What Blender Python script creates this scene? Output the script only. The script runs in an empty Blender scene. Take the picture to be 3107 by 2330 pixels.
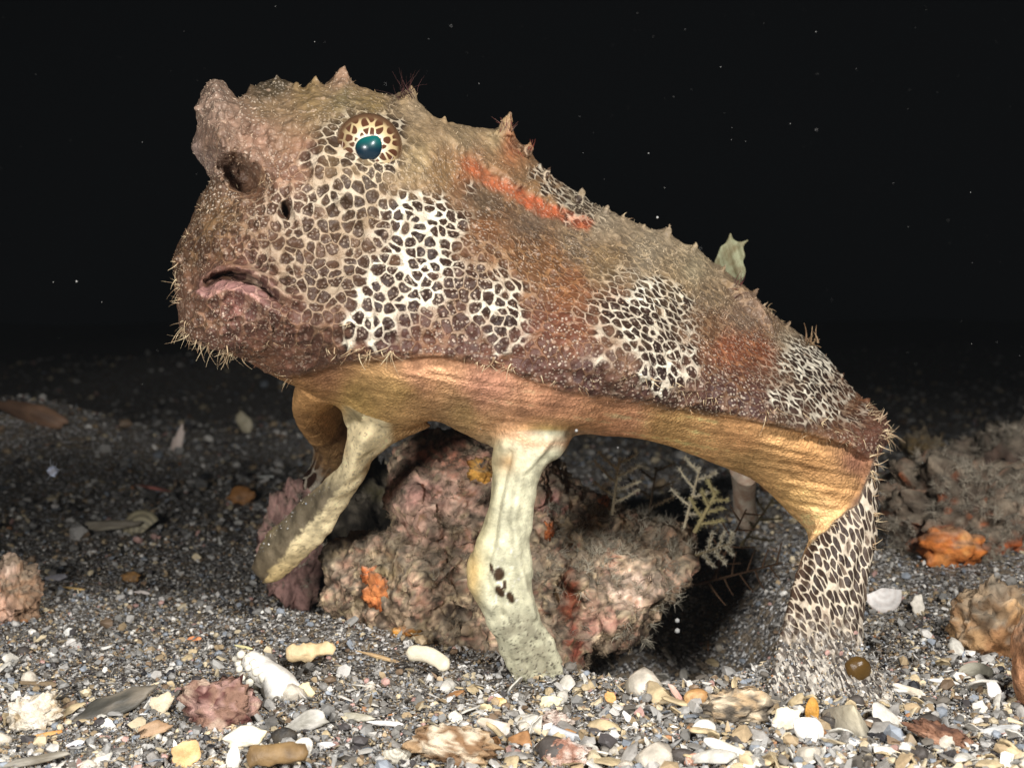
import bpy, bmesh, math, random
import numpy as np
from mathutils import Vector, Matrix

random.seed(7)
rng = np.random.default_rng(7)
scene = bpy.context.scene

# ------------------------------------------------------------------ camera
CX, CY, FP = 1553.5, 1165.0, 3750.0          # photograph centre and focal length in its pixels
KD = 1.40461                                 # the drawing sheet I measured on -> photograph pixels
TH = math.atan(215.0 / FP)                   # slight downward pitch
CAM = np.array([0.0, -0.38, 0.112])
FW = np.array([0.0, math.cos(TH), -math.sin(TH)])
UP = np.array([0.0, math.sin(TH), math.cos(TH)])
RT = np.array([1.0, 0.0, 0.0])
cam_d = bpy.data.cameras.new('camera')
cam_d.sensor_fit = 'HORIZONTAL'
cam_d.sensor_width = 36.0
cam_d.lens = 18.0 / (CX / FP)
cam_d.clip_start = 0.01
cam_d.clip_end = 200.0
cam_d.dof.use_dof = True
cam_d.dof.focus_distance = 0.362
cam_d.dof.aperture_fstop = 24.0
cam = bpy.data.objects.new('camera', cam_d)
scene.collection.objects.link(cam)
cam.location = CAM
cam.rotation_euler = (math.pi / 2 - TH, 0, 0)
scene.camera = cam

# ------------------------------------------------------------------ world (open water on a night dive)
world = bpy.data.worlds.new('World')
scene.world = world
world.use_nodes = True
wb = world.node_tree.nodes['Background']
wb.inputs['Color'].default_value = (0.62, 0.82, 1.0, 1)
wb.inputs['Strength'].default_value = 0.0012


def strobe(name, loc, target, power, size):
    """one of the diver's two flash heads, beside and above the camera"""
    l = bpy.data.lights.new(name, 'SPOT')
    l.energy = power
    l.shadow_soft_size = size
    l.spot_size = math.radians(95)
    l.spot_blend = 0.8
    l.color = (1.0, 0.975, 0.94)
    o = bpy.data.objects.new(name, l)
    scene.collection.objects.link(o)
    o.location = loc
    o.rotation_euler = (Vector(target) - Vector(loc)).to_track_quat('-Z', 'Y').to_euler()
    return o


strobe('strobe_light', (-0.15, -0.40, 0.145), (0.02, -0.03, 0.05), 6.4, 0.035)
strobe('strobe_light', (0.18, -0.40, 0.33), (0.07, 0.03, 0.04), 13.2, 0.03)

scene.view_settings.view_transform = 'Standard'
scene.view_settings.look = 'None'
scene.view_settings.exposure = 0.0
scene.view_settings.gamma = 1.0
cy = scene.cycles
cy.max_bounces = 4; cy.diffuse_bounces = 2; cy.glossy_bounces = 2; cy.transmission_bounces = 2; cy.volume_bounces = 0
cy.caustics_reflective = False; cy.caustics_refractive = False
cy.use_adaptive_sampling = True; cy.adaptive_threshold = 0.02


# ------------------------------------------------------------------ helpers
def P(px, py, d):
    """a point of the place from photograph pixels and distance (metres)"""
    px = np.asarray(px, float); py = np.asarray(py, float); d = np.asarray(d, float)
    return CAM + d[..., None] * (FW + ((px - CX) / FP)[..., None] * RT - ((py - CY) / FP)[..., None] * UP)


def PD(x, y, d):
    return P(np.asarray(x, float) * KD, np.asarray(y, float) * KD, d)


def proj(v):
    q = v - CAM
    d = q @ FW
    return (CX + FP * (q @ RT) / d) / KD, (CY - FP * (q @ UP) / d) / KD, d


def sstep(a, b, x):
    t = np.clip((x - a) / (b - a), 0, 1)
    return t * t * (3 - 2 * t)


def vnoise(p, seed=0):
    """smooth 3-D value noise, -1..1"""
    p = np.asarray(p, float)
    i = np.floor(p).astype(np.int64)
    f = p - i
    f = f * f * (3 - 2 * f)

    def h(a, b, c):
        n = (a * 374761393 + b * 668265263 + c * 2147483647 + seed * 974711) & 0xFFFFFFFF
        n = ((n ^ (n >> 13)) * 1274126177) & 0xFFFFFFFF
        n = n ^ (n >> 16)
        return (n & 0xFFFF) / 32767.5 - 1.0
    r = 0
    for dx in (0, 1):
        wx = f[..., 0] if dx else 1 - f[..., 0]
        for dy in (0, 1):
            wy = f[..., 1] if dy else 1 - f[..., 1]
            for dz in (0, 1):
                wz = f[..., 2] if dz else 1 - f[..., 2]
                r = r + wx * wy * wz * h(i[..., 0] + dx, i[..., 1] + dy, i[..., 2] + dz)
    return r


def fbm(p, octaves=4, seed=0, gain=0.5):
    a, s, r = 1.0, 1.0, 0
    for k in range(octaves):
        r = r + a * vnoise(np.asarray(p) * s, seed + k * 17)
        a *= gain
        s *= 2.03
    return r


def lin(c):
    c = np.asarray(c, float) / 255.0
    return np.where(c <= 0.04045, c / 12.92, ((c + 0.055) / 1.055) ** 2.4)


def raw_mesh(name, verts, faces, smooth=True):
    """faces: list of (n,k) int arrays"""
    me = bpy.data.meshes.new(name)
    verts = np.asarray(verts, np.float32)
    faces = [np.asarray(f, np.int32) for f in faces if len(f)]
    loops = np.concatenate([f.ravel() for f in faces])
    sizes = np.concatenate([np.full(len(f), f.shape[1], np.int32) for f in faces])
    starts = np.concatenate([[0], np.cumsum(sizes)[:-1]]).astype(np.int32)
    me.vertices.add(len(verts)); me.vertices.foreach_set('co', verts.ravel())
    me.loops.add(len(loops)); me.loops.foreach_set('vertex_index', loops)
    me.polygons.add(len(sizes))
    me.polygons.foreach_set('loop_start', starts)
    me.polygons.foreach_set('loop_total', sizes)
    me.polygons.foreach_set('use_smooth', np.full(len(sizes), smooth, bool))
    me.update(calc_edges=True)
    me.validate()
    return me


def link(name, me, material=None, parent=None, **props):
    o = bpy.data.objects.new(name, me)
    scene.collection.objects.link(o)
    if material is not None and me is not None and not me.materials:
        me.materials.append(material)
    if parent is not None:
        o.parent = parent
    for k, v in props.items():
        o[k] = v
    return o


def get_co(me):
    a = np.empty(len(me.vertices) * 3, np.float32)
    me.vertices.foreach_get('co', a)
    return a.reshape(-1, 3).astype(float)


def get_no(me):
    a = np.empty(len(me.vertices) * 3, np.float32)
    me.vertices.foreach_get('normal', a)
    return a.reshape(-1, 3).astype(float)


def set_co(me, v):
    me.vertices.foreach_set('co', np.asarray(v, np.float32).ravel())
    me.update()


def relax(me, v, it=2, k=0.5):
    e = np.empty(len(me.edges) * 2, np.int32)
    me.edges.foreach_get('vertices', e)
    e = e.reshape(-1, 2)
    n = len(v)
    deg = np.bincount(e.ravel(), minlength=n)[:, None]
    for _ in range(it):
        s = np.stack([np.bincount(e[:, 0], v[e[:, 1], c], n) + np.bincount(e[:, 1], v[e[:, 0], c], n) for c in range(3)], 1)
        v = v * (1 - k) + k * s / np.maximum(deg, 1)
    return v


def voxel(meshes, size, name):
    """fuse closed shells into one continuous skin"""
    V, F, off = [], [], 0
    for (v, f) in meshes:
        V.append(v)
        for a in f:
            F.append(np.asarray(a) + off)
        off += len(v)
    me = raw_mesh('tmp', np.concatenate(V), F)
    o = bpy.data.objects.new('tmp', me)
    scene.collection.objects.link(o)
    m = o.modifiers.new('r', 'REMESH')
    m.mode = 'VOXEL'
    m.voxel_size = size
    m.use_smooth_shade = True
    dg = bpy.context.evaluated_depsgraph_get()
    out = bpy.data.meshes.new_from_object(o.evaluated_get(dg))
    out.name = name
    bpy.data.objects.remove(o)
    bpy.data.meshes.remove(me)
    return out


def poly_sdf(poly, x, y):
    """signed distance (positive inside) and the nearest outline point"""
    poly = np.asarray(poly, float)
    a = poly; b = np.roll(poly, -1, 0)
    best = np.full(x.shape, 1e9); nx = np.zeros_like(x); ny = np.zeros_like(x)
    ins = np.zeros(x.shape, bool)
    for (ax, ay), (bx, by) in zip(a, b):
        dx, dy = bx - ax, by - ay
        t = np.clip(((x - ax) * dx + (y - ay) * dy) / (dx * dx + dy * dy + 1e-9), 0, 1)
        qx, qy = ax + t * dx, ay + t * dy
        dd = np.hypot(x - qx, y - qy)
        m = dd < best
        best[m] = dd[m]; nx[m] = qx[m]; ny[m] = qy[m]
        c = ((ay > y) != (by > y)) & (x < (bx - ax) * (y - ay) / (by - ay + 1e-12) + ax)
        ins ^= c
    return np.where(ins, best, -best), nx, ny


def smooth_poly(poly, n=4):
    """Catmull-Rom through a closed outline"""
    p = np.asarray(poly, float)
    a, b, c, d = np.roll(p, 1, 0), p, np.roll(p, -1, 0), np.roll(p, -2, 0)
    out = []
    for t in np.arange(n) / n:
        out.append(0.5 * (2 * b + (c - a) * t + (2 * a - 5 * b + 4 * c - d) * t * t + (3 * b - a - 3 * c + d) * t ** 3))
    return np.stack(out, 1).reshape(-1, 2)


def tps(ctrl):
    c = np.asarray(ctrl, float)
    s = 300.0
    X = c[:, :2] / s
    n = len(c)

    def U(r):
        return np.where(r > 1e-9, r * r * np.log(np.maximum(r, 1e-9)), 0)
    K = U(np.hypot(X[:, None, 0] - X[None, :, 0], X[:, None, 1] - X[None, :, 1])) + np.eye(n) * 0.004
    Q = np.concatenate([np.ones((n, 1)), X], 1)
    A = np.block([[K, Q], [Q.T, np.zeros((3, 3))]])
    w = np.linalg.solve(A, np.concatenate([c[:, 2], np.zeros(3)]))

    def f(x, y):
        x = np.asarray(x) / s; y = np.asarray(y) / s
        r = w[n] + w[n + 1] * x + w[n + 2] * y
        for i in range(n):
            r = r + w[i] * U(np.hypot(x - X[i, 0], y - X[i, 1]))
        return r
    return f


def shell_from_outline(poly, near, thick, width, rnd_px, rnd_m, step=4.0):
    """closed solid: front sheet near(x,y) rounded off at the outline, back sheet behind it"""
    poly = np.asarray(poly, float)
    x0, y0 = poly.min(0) - step; x1, y1 = poly.max(0) + step
    gx, gy = np.meshgrid(np.arange(x0, x1 + step, step), np.arange(y0, y1 + step, step))
    s, qx, qy = poly_sdf(poly, gx, gy)
    inside = s > 0
    H, W = inside.shape
    c = inside[:-1, :-1] | inside[1:, :-1] | inside[:-1, 1:] | inside[1:, 1:]
    used = np.zeros((H, W), bool)
    used[:-1, :-1] |= c; used[1:, :-1] |= c; used[:-1, 1:] |= c; used[1:, 1:] |= c
    X = np.where(inside, gx, qx)[used]; Y = np.where(inside, gy, qy)[used]; S = np.where(inside, s, 0)[used]
    idx = np.full((H, W), -1); idx[used] = np.arange(used.sum())
    q = 1 - np.clip(S / rnd_px, 0, 1)
    dn = near(X, Y) + rnd_m * (1 - np.sqrt(np.maximum(1 - q * q, 0)))
    q2 = 1 - np.clip(S / width, 0, 1)
    th = thick(X, Y) if callable(thick) else thick
    df = dn + th * np.sqrt(np.maximum(1 - q2 * q2, 0)) + 1e-5
    vn = PD(X, Y, dn); vf = PD(X, Y, df)
    isb = S <= 0
    back = np.arange(len(X)) + len(X)
    back[isb] = np.arange(len(X))[isb]
    I, J = np.nonzero(c)
    q = np.stack([idx[I, J], idx[I, J + 1], idx[I + 1, J + 1], idx[I + 1, J]], 1)
    tri1 = np.concatenate([q[:, [0, 2, 1]], q[:, [0, 3, 2]]])
    tri2 = back[np.concatenate([q[:, [0, 1, 2]], q[:, [0, 2, 3]]])]
    ok2 = (tri2[:, 0] != tri2[:, 1]) & (tri2[:, 1] != tri2[:, 2]) & (tri2[:, 0] != tri2[:, 2])
    dup = (tri2 < len(X)).all(1)
    keep1 = ~isb[tri1].all(1)
    return np.concatenate([vn, vf]), [tri1[keep1], tri2[ok2 & ~dup]]


def limb(pts, nseg=24, sub=10, flat=1.0):
    """tapered limb along (x, y, half-width, distance, half-thickness in m); one closed tube"""
    p = np.asarray(pts, float)
    n = len(p)
    t = np.linspace(0, n - 1, (n - 1) * sub + 1)
    i = np.clip(t.astype(int), 0, n - 2); f = (t - i)[:, None]
    a, b, c, d = p[np.clip(i - 1, 0, n - 1)], p[i], p[i + 1], p[np.clip(i + 2, 0, n - 1)]
    q = 0.5 * (2 * b + (c - a) * f + (2 * a - 5 * b + 4 * c - d) * f ** 2 + (3 * b - a - 3 * c + d) * f ** 3)
    cen = PD(q[:, 0], q[:, 1], q[:, 3])
    tan = np.gradient(cen, axis=0)
    tan /= np.linalg.norm(tan, axis=1)[:, None]
    side = np.cross(tan, FW); side /= np.linalg.norm(side, axis=1)[:, None]
    dep = np.cross(side, tan)
    w = q[:, 2] * KD / FP * q[:, 3]; th = q[:, 4]
    ang = np.linspace(0, 2 * math.pi, nseg, endpoint=False)
    ca = np.sign(np.cos(ang)) * np.abs(np.cos(ang)) ** flat; sa = np.sign(np.sin(ang)) * np.abs(np.sin(ang)) ** flat
    V = cen[:, None] + side[:, None] * (ca[None, :, None] * w[:, None, None]) + dep[:, None] * (sa[None, :, None] * th[:, None, None])
    m = len(q)
    r = np.arange(m - 1)[:, None] * nseg; k = np.arange(nseg)[None]; k2 = (k + 1) % nseg
    quads = np.stack([r + k, r + k2, r + nseg + k2, r + nseg + k], -1).reshape(-1, 4)
    V = np.concatenate([V.reshape(-1, 3), cen[:1], cen[-1:]])
    c0, c1 = m * nseg, m * nseg + 1
    k = np.arange(nseg); k2 = (k + 1) % nseg
    t0 = np.stack([k2, k, np.full(nseg, c0)], 1); t1 = np.stack([(m - 1) * nseg + k, (m - 1) * nseg + k2, np.full(nseg, c1)], 1)
    return V, [quads, np.concatenate([t0, t1])]


def tubes(curves, radii, nseg=5):
    """many tapered filaments in one mesh; curves: list of (m,3)"""
    V, Q, off = [], [], 0
    for c, r in zip(curves, radii):
        c = np.asarray(c, float); m = len(c)
        r = np.broadcast_to(r, (m,))
        tan = np.gradient(c, axis=0); tan /= np.linalg.norm(tan, axis=1)[:, None] + 1e-12
        ref = np.array([0.31, 0.52, 0.79])
        s = np.cross(tan, ref); s /= np.linalg.norm(s, axis=1)[:, None] + 1e-12
        b = np.cross(tan, s)
        a = np.linspace(0, 2 * math.pi, nseg, endpoint=False)
        v = c[:, None] + r[:, None, None] * (np.cos(a)[None, :, None] * s[:, None] + np.sin(a)[None, :, None] * b[:, None])
        V.append(v.reshape(-1, 3))
        rr = np.arange(m - 1)[:, None] * nseg; k = np.arange(nseg)[None]; k2 = (k + 1) % nseg
        Q.append(np.stack([rr + k, rr + k2, rr + nseg + k2, rr + nseg + k], -1).reshape(-1, 4) + off)
        off += m * nseg
    return np.concatenate(V), [np.concatenate(Q)]


def add_color(me, name, rgb):
    a = me.attributes.new(name, 'FLOAT_COLOR', 'POINT')
    c = np.ones((len(me.vertices), 4), np.float32); c[:, :3] = rgb
    a.data.foreach_set('color', c.ravel())


def add_float(me, name, v):
    a = me.attributes.new(name, 'FLOAT', 'POINT')
    a.data.foreach_set('value', np.asarray(v, np.float32))


def add_vec(me, name, v):
    a = me.attributes.new(name, 'FLOAT_VECTOR', 'POINT')
    a.data.foreach_set('vector', np.asarray(v, np.float32).ravel())


# ------------------------------------------------------------------ materials
class NT:
    def __init__(s, name, rough=0.6, spec=0.3):
        s.m = bpy.data.materials.new(name)
        s.m.use_nodes = True
        s.t = s.m.node_tree
        s.b = s.t.nodes['Principled BSDF']
        s.b.inputs['Roughness'].default_value = rough
        s.b.inputs['Specular IOR Level'].default_value = spec

    def n(s, typ, ins=None, **kw):
        x = s.t.nodes.new(typ)
        for k, v in kw.items():
            setattr(x, k, v)
        for k, v in (ins or {}).items():
            s.put(x.inputs[k], v)
        return x

    def put(s, sock, v):
        if isinstance(v, bpy.types.NodeSocket):
            s.t.links.new(v, sock)
        else:
            sock.default_value = v

    def attr(s, name, out='Fac'):
        return s.n('ShaderNodeAttribute', attribute_name=name).outputs[out]

    def math(s, op, a, b=0.0, c=0.0, clamp=False):
        x = s.n('ShaderNodeMath', operation=op, use_clamp=clamp)
        s.put(x.inputs[0], a); s.put(x.inputs[1], b)
        s.put(x.inputs[2], c)
        return x.outputs[0]

    def smooth(s, v, a, b):
        x = s.n('ShaderNodeMapRange', interpolation_type='SMOOTHSTEP')
        s.put(x.inputs[0], v); s.put(x.inputs[1], a); s.put(x.inputs[2], b)
        return x.outputs[0]

    def mix(s, f, a, b, blend='MIX'):
        x = s.n('ShaderNodeMix', data_type='RGBA', blend_type=blend, clamp_factor=True)
        s.put(x.inputs[0], f); s.put(x.inputs[6], a); s.put(x.inputs[7], b)
        return x.outputs[2]

    def noise(s, co, scale, detail=3.0, rough=0.55, out='Fac'):
        x = s.n('ShaderNodeTexNoise', {'Scale': scale, 'Detail': detail, 'Roughness': rough})
        if co is not None:
            s.put(x.inputs['Vector'], co)
        return x.outputs[out]

    def vor(s, co, scale, feature='F1', out='Distance', rnd=1.0, dim='3D'):
        x = s.n('ShaderNodeTexVoronoi', {'Scale': scale, 'Randomness': rnd}, feature=feature, voronoi_dimensions=dim)
        if co is not None:
            s.put(x.inputs['Vector'], co)
        return x.outputs[out]

    def vmath(s, op, a, b=None, scale=None):
        x = s.n('ShaderNodeVectorMath', operation=op)
        s.put(x.inputs[0], a)
        if b is not None:
            s.put(x.inputs[1], b)
        if scale is not None:
            s.put(x.inputs['Scale'], scale)
        return x.outputs[0]

    def bump(s, h, strength, dist, base=None):
        x = s.n('ShaderNodeBump', {'Strength': strength, 'Distance': dist})
        s.put(x.inputs['Height'], h)
        if base is not None:
            s.put(x.inputs['Normal'], base)
        return x.outputs[0]

    def done(s, col, nor=None):
        s.put(s.b.inputs['Base Color'], col)
        if nor is not None:
            s.put(s.b.inputs['Normal'], nor)
        return s.m


def rgb(r, g, b):
    l = lin((r, g, b))
    return (float(l[0]), float(l[1]), float(l[2]), 1.0)


def simple_mat(name, c, c2=None, scale=300.0, rough=0.6, bump=0.3, dist=0.0004, spec=0.3):
    t = NT(name, rough, spec)
    co = t.n('ShaderNodeTexCoord').outputs['Object']
    a = t.noise(co, scale, 5.0, 0.65)
    col = t.mix(t.smooth(a, 0.35, 0.65), rgb(*c), rgb(*(c2 or c)))
    return t.done(col, t.bump(t.noise(co, scale * 3, 4.0, 0.6), bump, dist))


def attr_mat(name, rough=0.55, var=0.35, scale=700.0, bump=0.35, dist=0.0004, spec=0.3, oinfo=False):
    """colour from the 'tint' attribute, mottled and gritty"""
    t = NT(name, rough, spec)
    co = t.n('ShaderNodeTexCoord').outputs['Object']
    c = t.attr('tint', 'Color')
    a = t.noise(co, scale, 4.0, 0.6)
    k = t.math('MULTIPLY_ADD', a, 2 * var, 1 - var)
    cc = t.n('ShaderNodeCombineColor', {0: k, 1: k, 2: k}).outputs[0]
    return t.done(t.mix(1.0, c, cc, 'MULTIPLY'), t.bump(a, bump, dist))


# ------------------------------------------------------------------ seabed
def G(x, y):
    """height of the seabed"""
    x = np.asarray(x, float); y = np.asarray(y, float)
    p = np.stack([x, y, np.zeros_like(x)], -1)
    z = 0.0035 * vnoise(p * 14, 3) + 0.0018 * vnoise(p * 37, 4) + 0.05 * fbm(p * 1.7, 2, 5) * sstep(0.3, 1.5, y)
    # hollow under and behind the animal, low bank in front of it
    cy_ = np.interp(x, [-.12, -.065, -.03, 0, .015, .04, .07, .10], [.10, .05, .024, .014, .006, -.013, -.012, 0.0])
    deep = 0.012 + 0.034 * sstep(0.015, 0.04, x)
    z = z - deep * sstep(0.0, 0.022, y - cy_) * sstep(.20, .10, y) * sstep(-.125, -.06, x) * sstep(.125, .08, x)
    z = z + 0.0045 * np.exp(-((y - cy_ + 0.008) / 0.012) ** 2) * sstep(-.14, -.06, x) * sstep(.11, .08, x)
    # mounds behind, left and right
    z = z + 0.050 * np.exp(-(((x + 0.37) / 0.10) ** 2 + ((y - 0.52) / 0.12) ** 2))
    z = z + 0.018 * np.exp(-(((x + 0.13) / 0.12) ** 2 + ((y - 0.75) / 0.16) ** 2))
    z = z + 0.022 * np.exp(-(((x - 0.30) / 0.12) ** 2 + ((y - 0.25) / 0.12) ** 2))
    # silt heaped round the rear fin foot
    z = z + 0.011 * np.exp(-(((x - 0.092) / 0.020) ** 2 + ((y + 0.024) / 0.016) ** 2))
    return z


def ground_at(px, py):
    """where the line of sight through photograph pixel (px,py) meets the seabed"""
    d = 0.25
    step = 0.002
    for _ in range(1500):
        q = P(px, py, d)
        if q[2] <= G(q[0], q[1]):
            break
        d += step
        step = 0.002 if d < 0.8 else 0.01
    return d, q


def axis_pts(lo, hi, fine, growth, span):
    a = list(np.arange(lo, hi + 1e-9, fine))
    s = fine
    while a[-1] < span:
        s *= growth; a.append(a[-1] + s)
    s = fine; b = []
    v = lo
    while v > -span:
        s *= growth; v -= s; b.append(v)
    return np.array(b[::-1] + a)


gxs = axis_pts(-0.32, 0.32, 0.0025, 1.13, 12.0)
gys = axis_pts(-0.16, 0.40, 0.0025, 1.13, 12.0)
gx, gy = np.meshgrid(gxs, gys)
gz = G(gx, gy) - 0.0006
H_, W_ = gx.shape
ii = np.arange((H_ - 1) * (W_ - 1)); r_, c_ = ii // (W_ - 1), ii % (W_ - 1)
quads = np.stack([r_ * W_ + c_, r_ * W_ + c_ + 1, (r_ + 1) * W_ + c_ + 1, (r_ + 1) * W_ + c_], 1)
gme = raw_mesh('seabed', np.stack([gx, gy, gz], -1).reshape(-1, 3), [quads])
t = NT('seabed_sand', 0.8, 0.15)
co = t.n('ShaderNodeTexCoord').outputs['Object']
v1 = t.vor(co, 900.0, 'F1', 'Color'); v1d = t.vor(co, 900.0)
v2 = t.vor(co, 330.0, 'F1', 'Color'); v2d = t.vor(co, 330.0)
sepa = t.n('ShaderNodeSeparateColor', {0: v1}).outputs[0]
sepb = t.n('ShaderNodeSeparateColor', {0: v2}).outputs[0]
ca = t.n('ShaderNodeValToRGB', {0: sepa}).outputs[0]
rampnode = ca.node.color_ramp
for e, (pos, c) in zip([rampnode.elements[0], rampnode.elements[1], rampnode.elements.new(0.4), rampnode.elements.new(0.7)],
                       [(0.0, (70, 67, 65)), (1.0, (186, 182, 174)), (0.4, (106, 102, 98)), (0.7, (140, 132, 122))]):
    e.position = pos; e.color = rgb(*c)
cb = t.mix(t.smooth(sepb, 0.72, 0.78), ca, rgb(135, 122, 105))
hb = t.math('ADD', t.math('MULTIPLY', v1d, -0.5), t.math('MULTIPLY', v2d, -0.6))
link('seabed', gme, t.done(cb, t.bump(hb, 0.9, 0.002)), kind='structure',
     label='grey seabed of shell grit and sand', category='seabed')

# ------------------------------------------------------------------ the batfish
BODY = [(440, 198), (447, 180), (460, 172), (476, 174), (492, 186), (512, 213), (527, 207), (545, 192), (575, 176), (610, 172), (640, 184), (655, 193),
        (672, 174), (686, 174), (700, 186), (722, 168), (733, 152), (742, 150), (750, 160), (764, 180), (800, 196), (845, 206), (866, 200),
        (884, 194), (894, 206), (908, 224), (932, 247), (955, 262), (1000, 272), (1050, 279), (1076, 279), (1087, 268), (1100, 272), (1112, 296), (1124, 312),
        (1136, 315), (1146, 330), (1160, 350), (1172, 360), (1186, 376), (1215, 398), (1240, 412), (1256, 416), (1275, 437), (1300, 448), (1335, 465), (1380, 485), (1420, 498),
        (1442, 494), (1452, 512), (1480, 528), (1500, 533), (1530, 560), (1558, 578), (1590, 606), (1612, 622), (1630, 640), (1655, 668), (1700, 703),
        (1745, 735), (1790, 776), (1830, 828), (1868, 866), (1885, 876), (1900, 890), (1916, 910), (1922, 940), (1910, 966), (1893, 992),
        (1876, 1040), (1850, 1090), (1805, 1140), (1775, 1180), (1748, 1185), (1742, 1145), (1702, 1106), (1660, 1062), (1620, 1032), (1560, 1008),
        (1500, 984), (1440, 962), (1380, 947), (1300, 941), (1245, 938), (1150, 960), (1060, 962), (1000, 936), (935, 908), (880, 930),
        (800, 950), (752, 930), (736, 884), (690, 862), (640, 836), (610, 822), (580, 806), (532, 779), (480, 762), (430, 744), (397, 728),
        (387, 690), (381, 650), (377, 600), (374, 562), (385, 530), (400, 500), (418, 470), (424, 436), (440, 412), (452, 392), (446, 368),
        (426, 338), (414, 312), (428, 272), (424, 232)]
NEAR = [(460, 190, .352), (430, 250, .352), (480, 320, .343), (420, 320, .353), (500, 390, .349), (520, 630, .333), (450, 720, .338), (380, 600, .352), (420, 460, .352), (480, 500, .341),
        (795, 320, .349), (700, 550, .336), (600, 520, .334), (560, 300, .347), (640, 300, .345), (900, 520, .337), (740, 170, .376), (600, 200, .366), (660, 230, .356), (880, 210, .386), (950, 300, .368), (1040, 320, .392),
        (1100, 290, .410), (1300, 455, .417), (1200, 440, .402), (1450, 515, .428), (1600, 620, .442), (1750, 745, .437), (1850, 860, .418), (1020, 420, .362),
        (1100, 500, .356), (1150, 640, .340), (1400, 700, .349), (1400, 580, .384), (1600, 780, .369), (1750, 850, .377), (1900, 920, .385), (1520, 640, .398),
        (760, 765, .333), (950, 765, .331), (1180, 825, .334), (1400, 865, .342), (1650, 905, .354), (1830, 945, .370), (900, 660, .331), (620, 700, .331),
        (850, 850, .346), (850, 940, .385), (1000, 850, .343), (1000, 930, .372), (1150, 880, .344), (1150, 945, .362), (1300, 938, .372), (1400, 920, .361), (1280, 890, .347),
        (1500, 980, .384), (1600, 950, .363), (1600, 1020, .385), (1750, 1000, .369), (1750, 1120, .381), (1860, 1000, .376), (560, 790, .348), (640, 822, .352), (730, 860, .372)]
near0 = tps(NEAR)


def seg_dist(pts, x, y):
    """distance to an open polyline, with the position 0..1 along it"""
    best = np.full(np.shape(x), 1e9); along = np.zeros(np.shape(x)); sd = np.zeros(np.shape(x))
    n = len(pts) - 1
    for i in range(n):
        (ax, ay), (bx, by) = pts[i], pts[i + 1]
        dx, dy = bx - ax, by - ay
        tt = np.clip(((x - ax) * dx + (y - ay) * dy) / (dx * dx + dy * dy), 0, 1)
        dd = np.hypot(x - ax - tt * dx, y - ay - tt * dy)
        m = dd < best
        best = np.where(m, dd, best); along = np.where(m, (i + tt) / n, along)
        sd = np.where(m, np.sign(dx * (y - ay) - dy * (x - ax)), sd)
    return best, along, sd


def gs(x, y, cx, cy, rx, ry=None, rot=0.0):
    ry = ry or rx
    c, s = math.cos(rot), math.sin(rot)
    u = (x - cx) * c + (y - cy) * s; v = -(x - cx) * s + (y - cy) * c
    return np.exp(-(u / rx) ** 2 - (v / ry) ** 2)


EDGE = [(600, 818), (660, 812), (740, 786), (850, 776), (950, 771), (1080, 796), (1180, 836), (1280, 860), (1400, 876), (1520, 894), (1650, 914), (1750, 940), (1830, 962), (1885, 1000)]
MOUTH = [(447, 612), (470, 598), (500, 594), (535, 602), (570, 620), (600, 645), (640, 672), (690, 692)]
WARTS = [(680, 186, 9, .004), (742, 168, 12, .005), (885, 204, 10, .004), (960, 270, 7, .0025), (905, 235, 9, .002), (1020, 420, 10, .003),
         (1250, 470, 14, .004), (1216, 600, 12, .0022), (1130, 680, 10, .0018), (940, 610, 11, .0015), (1395, 690, 12, .0018), (1575, 745, 13, .002), (1480, 560, 8, .003),
         (1420, 530, 8, .003), (1330, 500, 8, .002), (1700, 740, 10, .003), (1640, 690, 9, .003), (1770, 800, 12, .002), (1860, 880, 11, .004), (470, 230, 14, .003),
         (440, 300, 12, .003), (640, 265, 14, .002), (560, 340, 14, .002), (700, 700, 30, .0025), (1300, 640, 14, .0012), (1500, 700, 12, .0012), (1560, 850, 22, .002), (1320, 820, 20, .002), (1090, 760, 22, .002),
         (620, 560, 24, .0015), (690, 470, 20, .0015), (1000, 480, 16, .0012), (860, 690, 20, .0015)]


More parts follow.
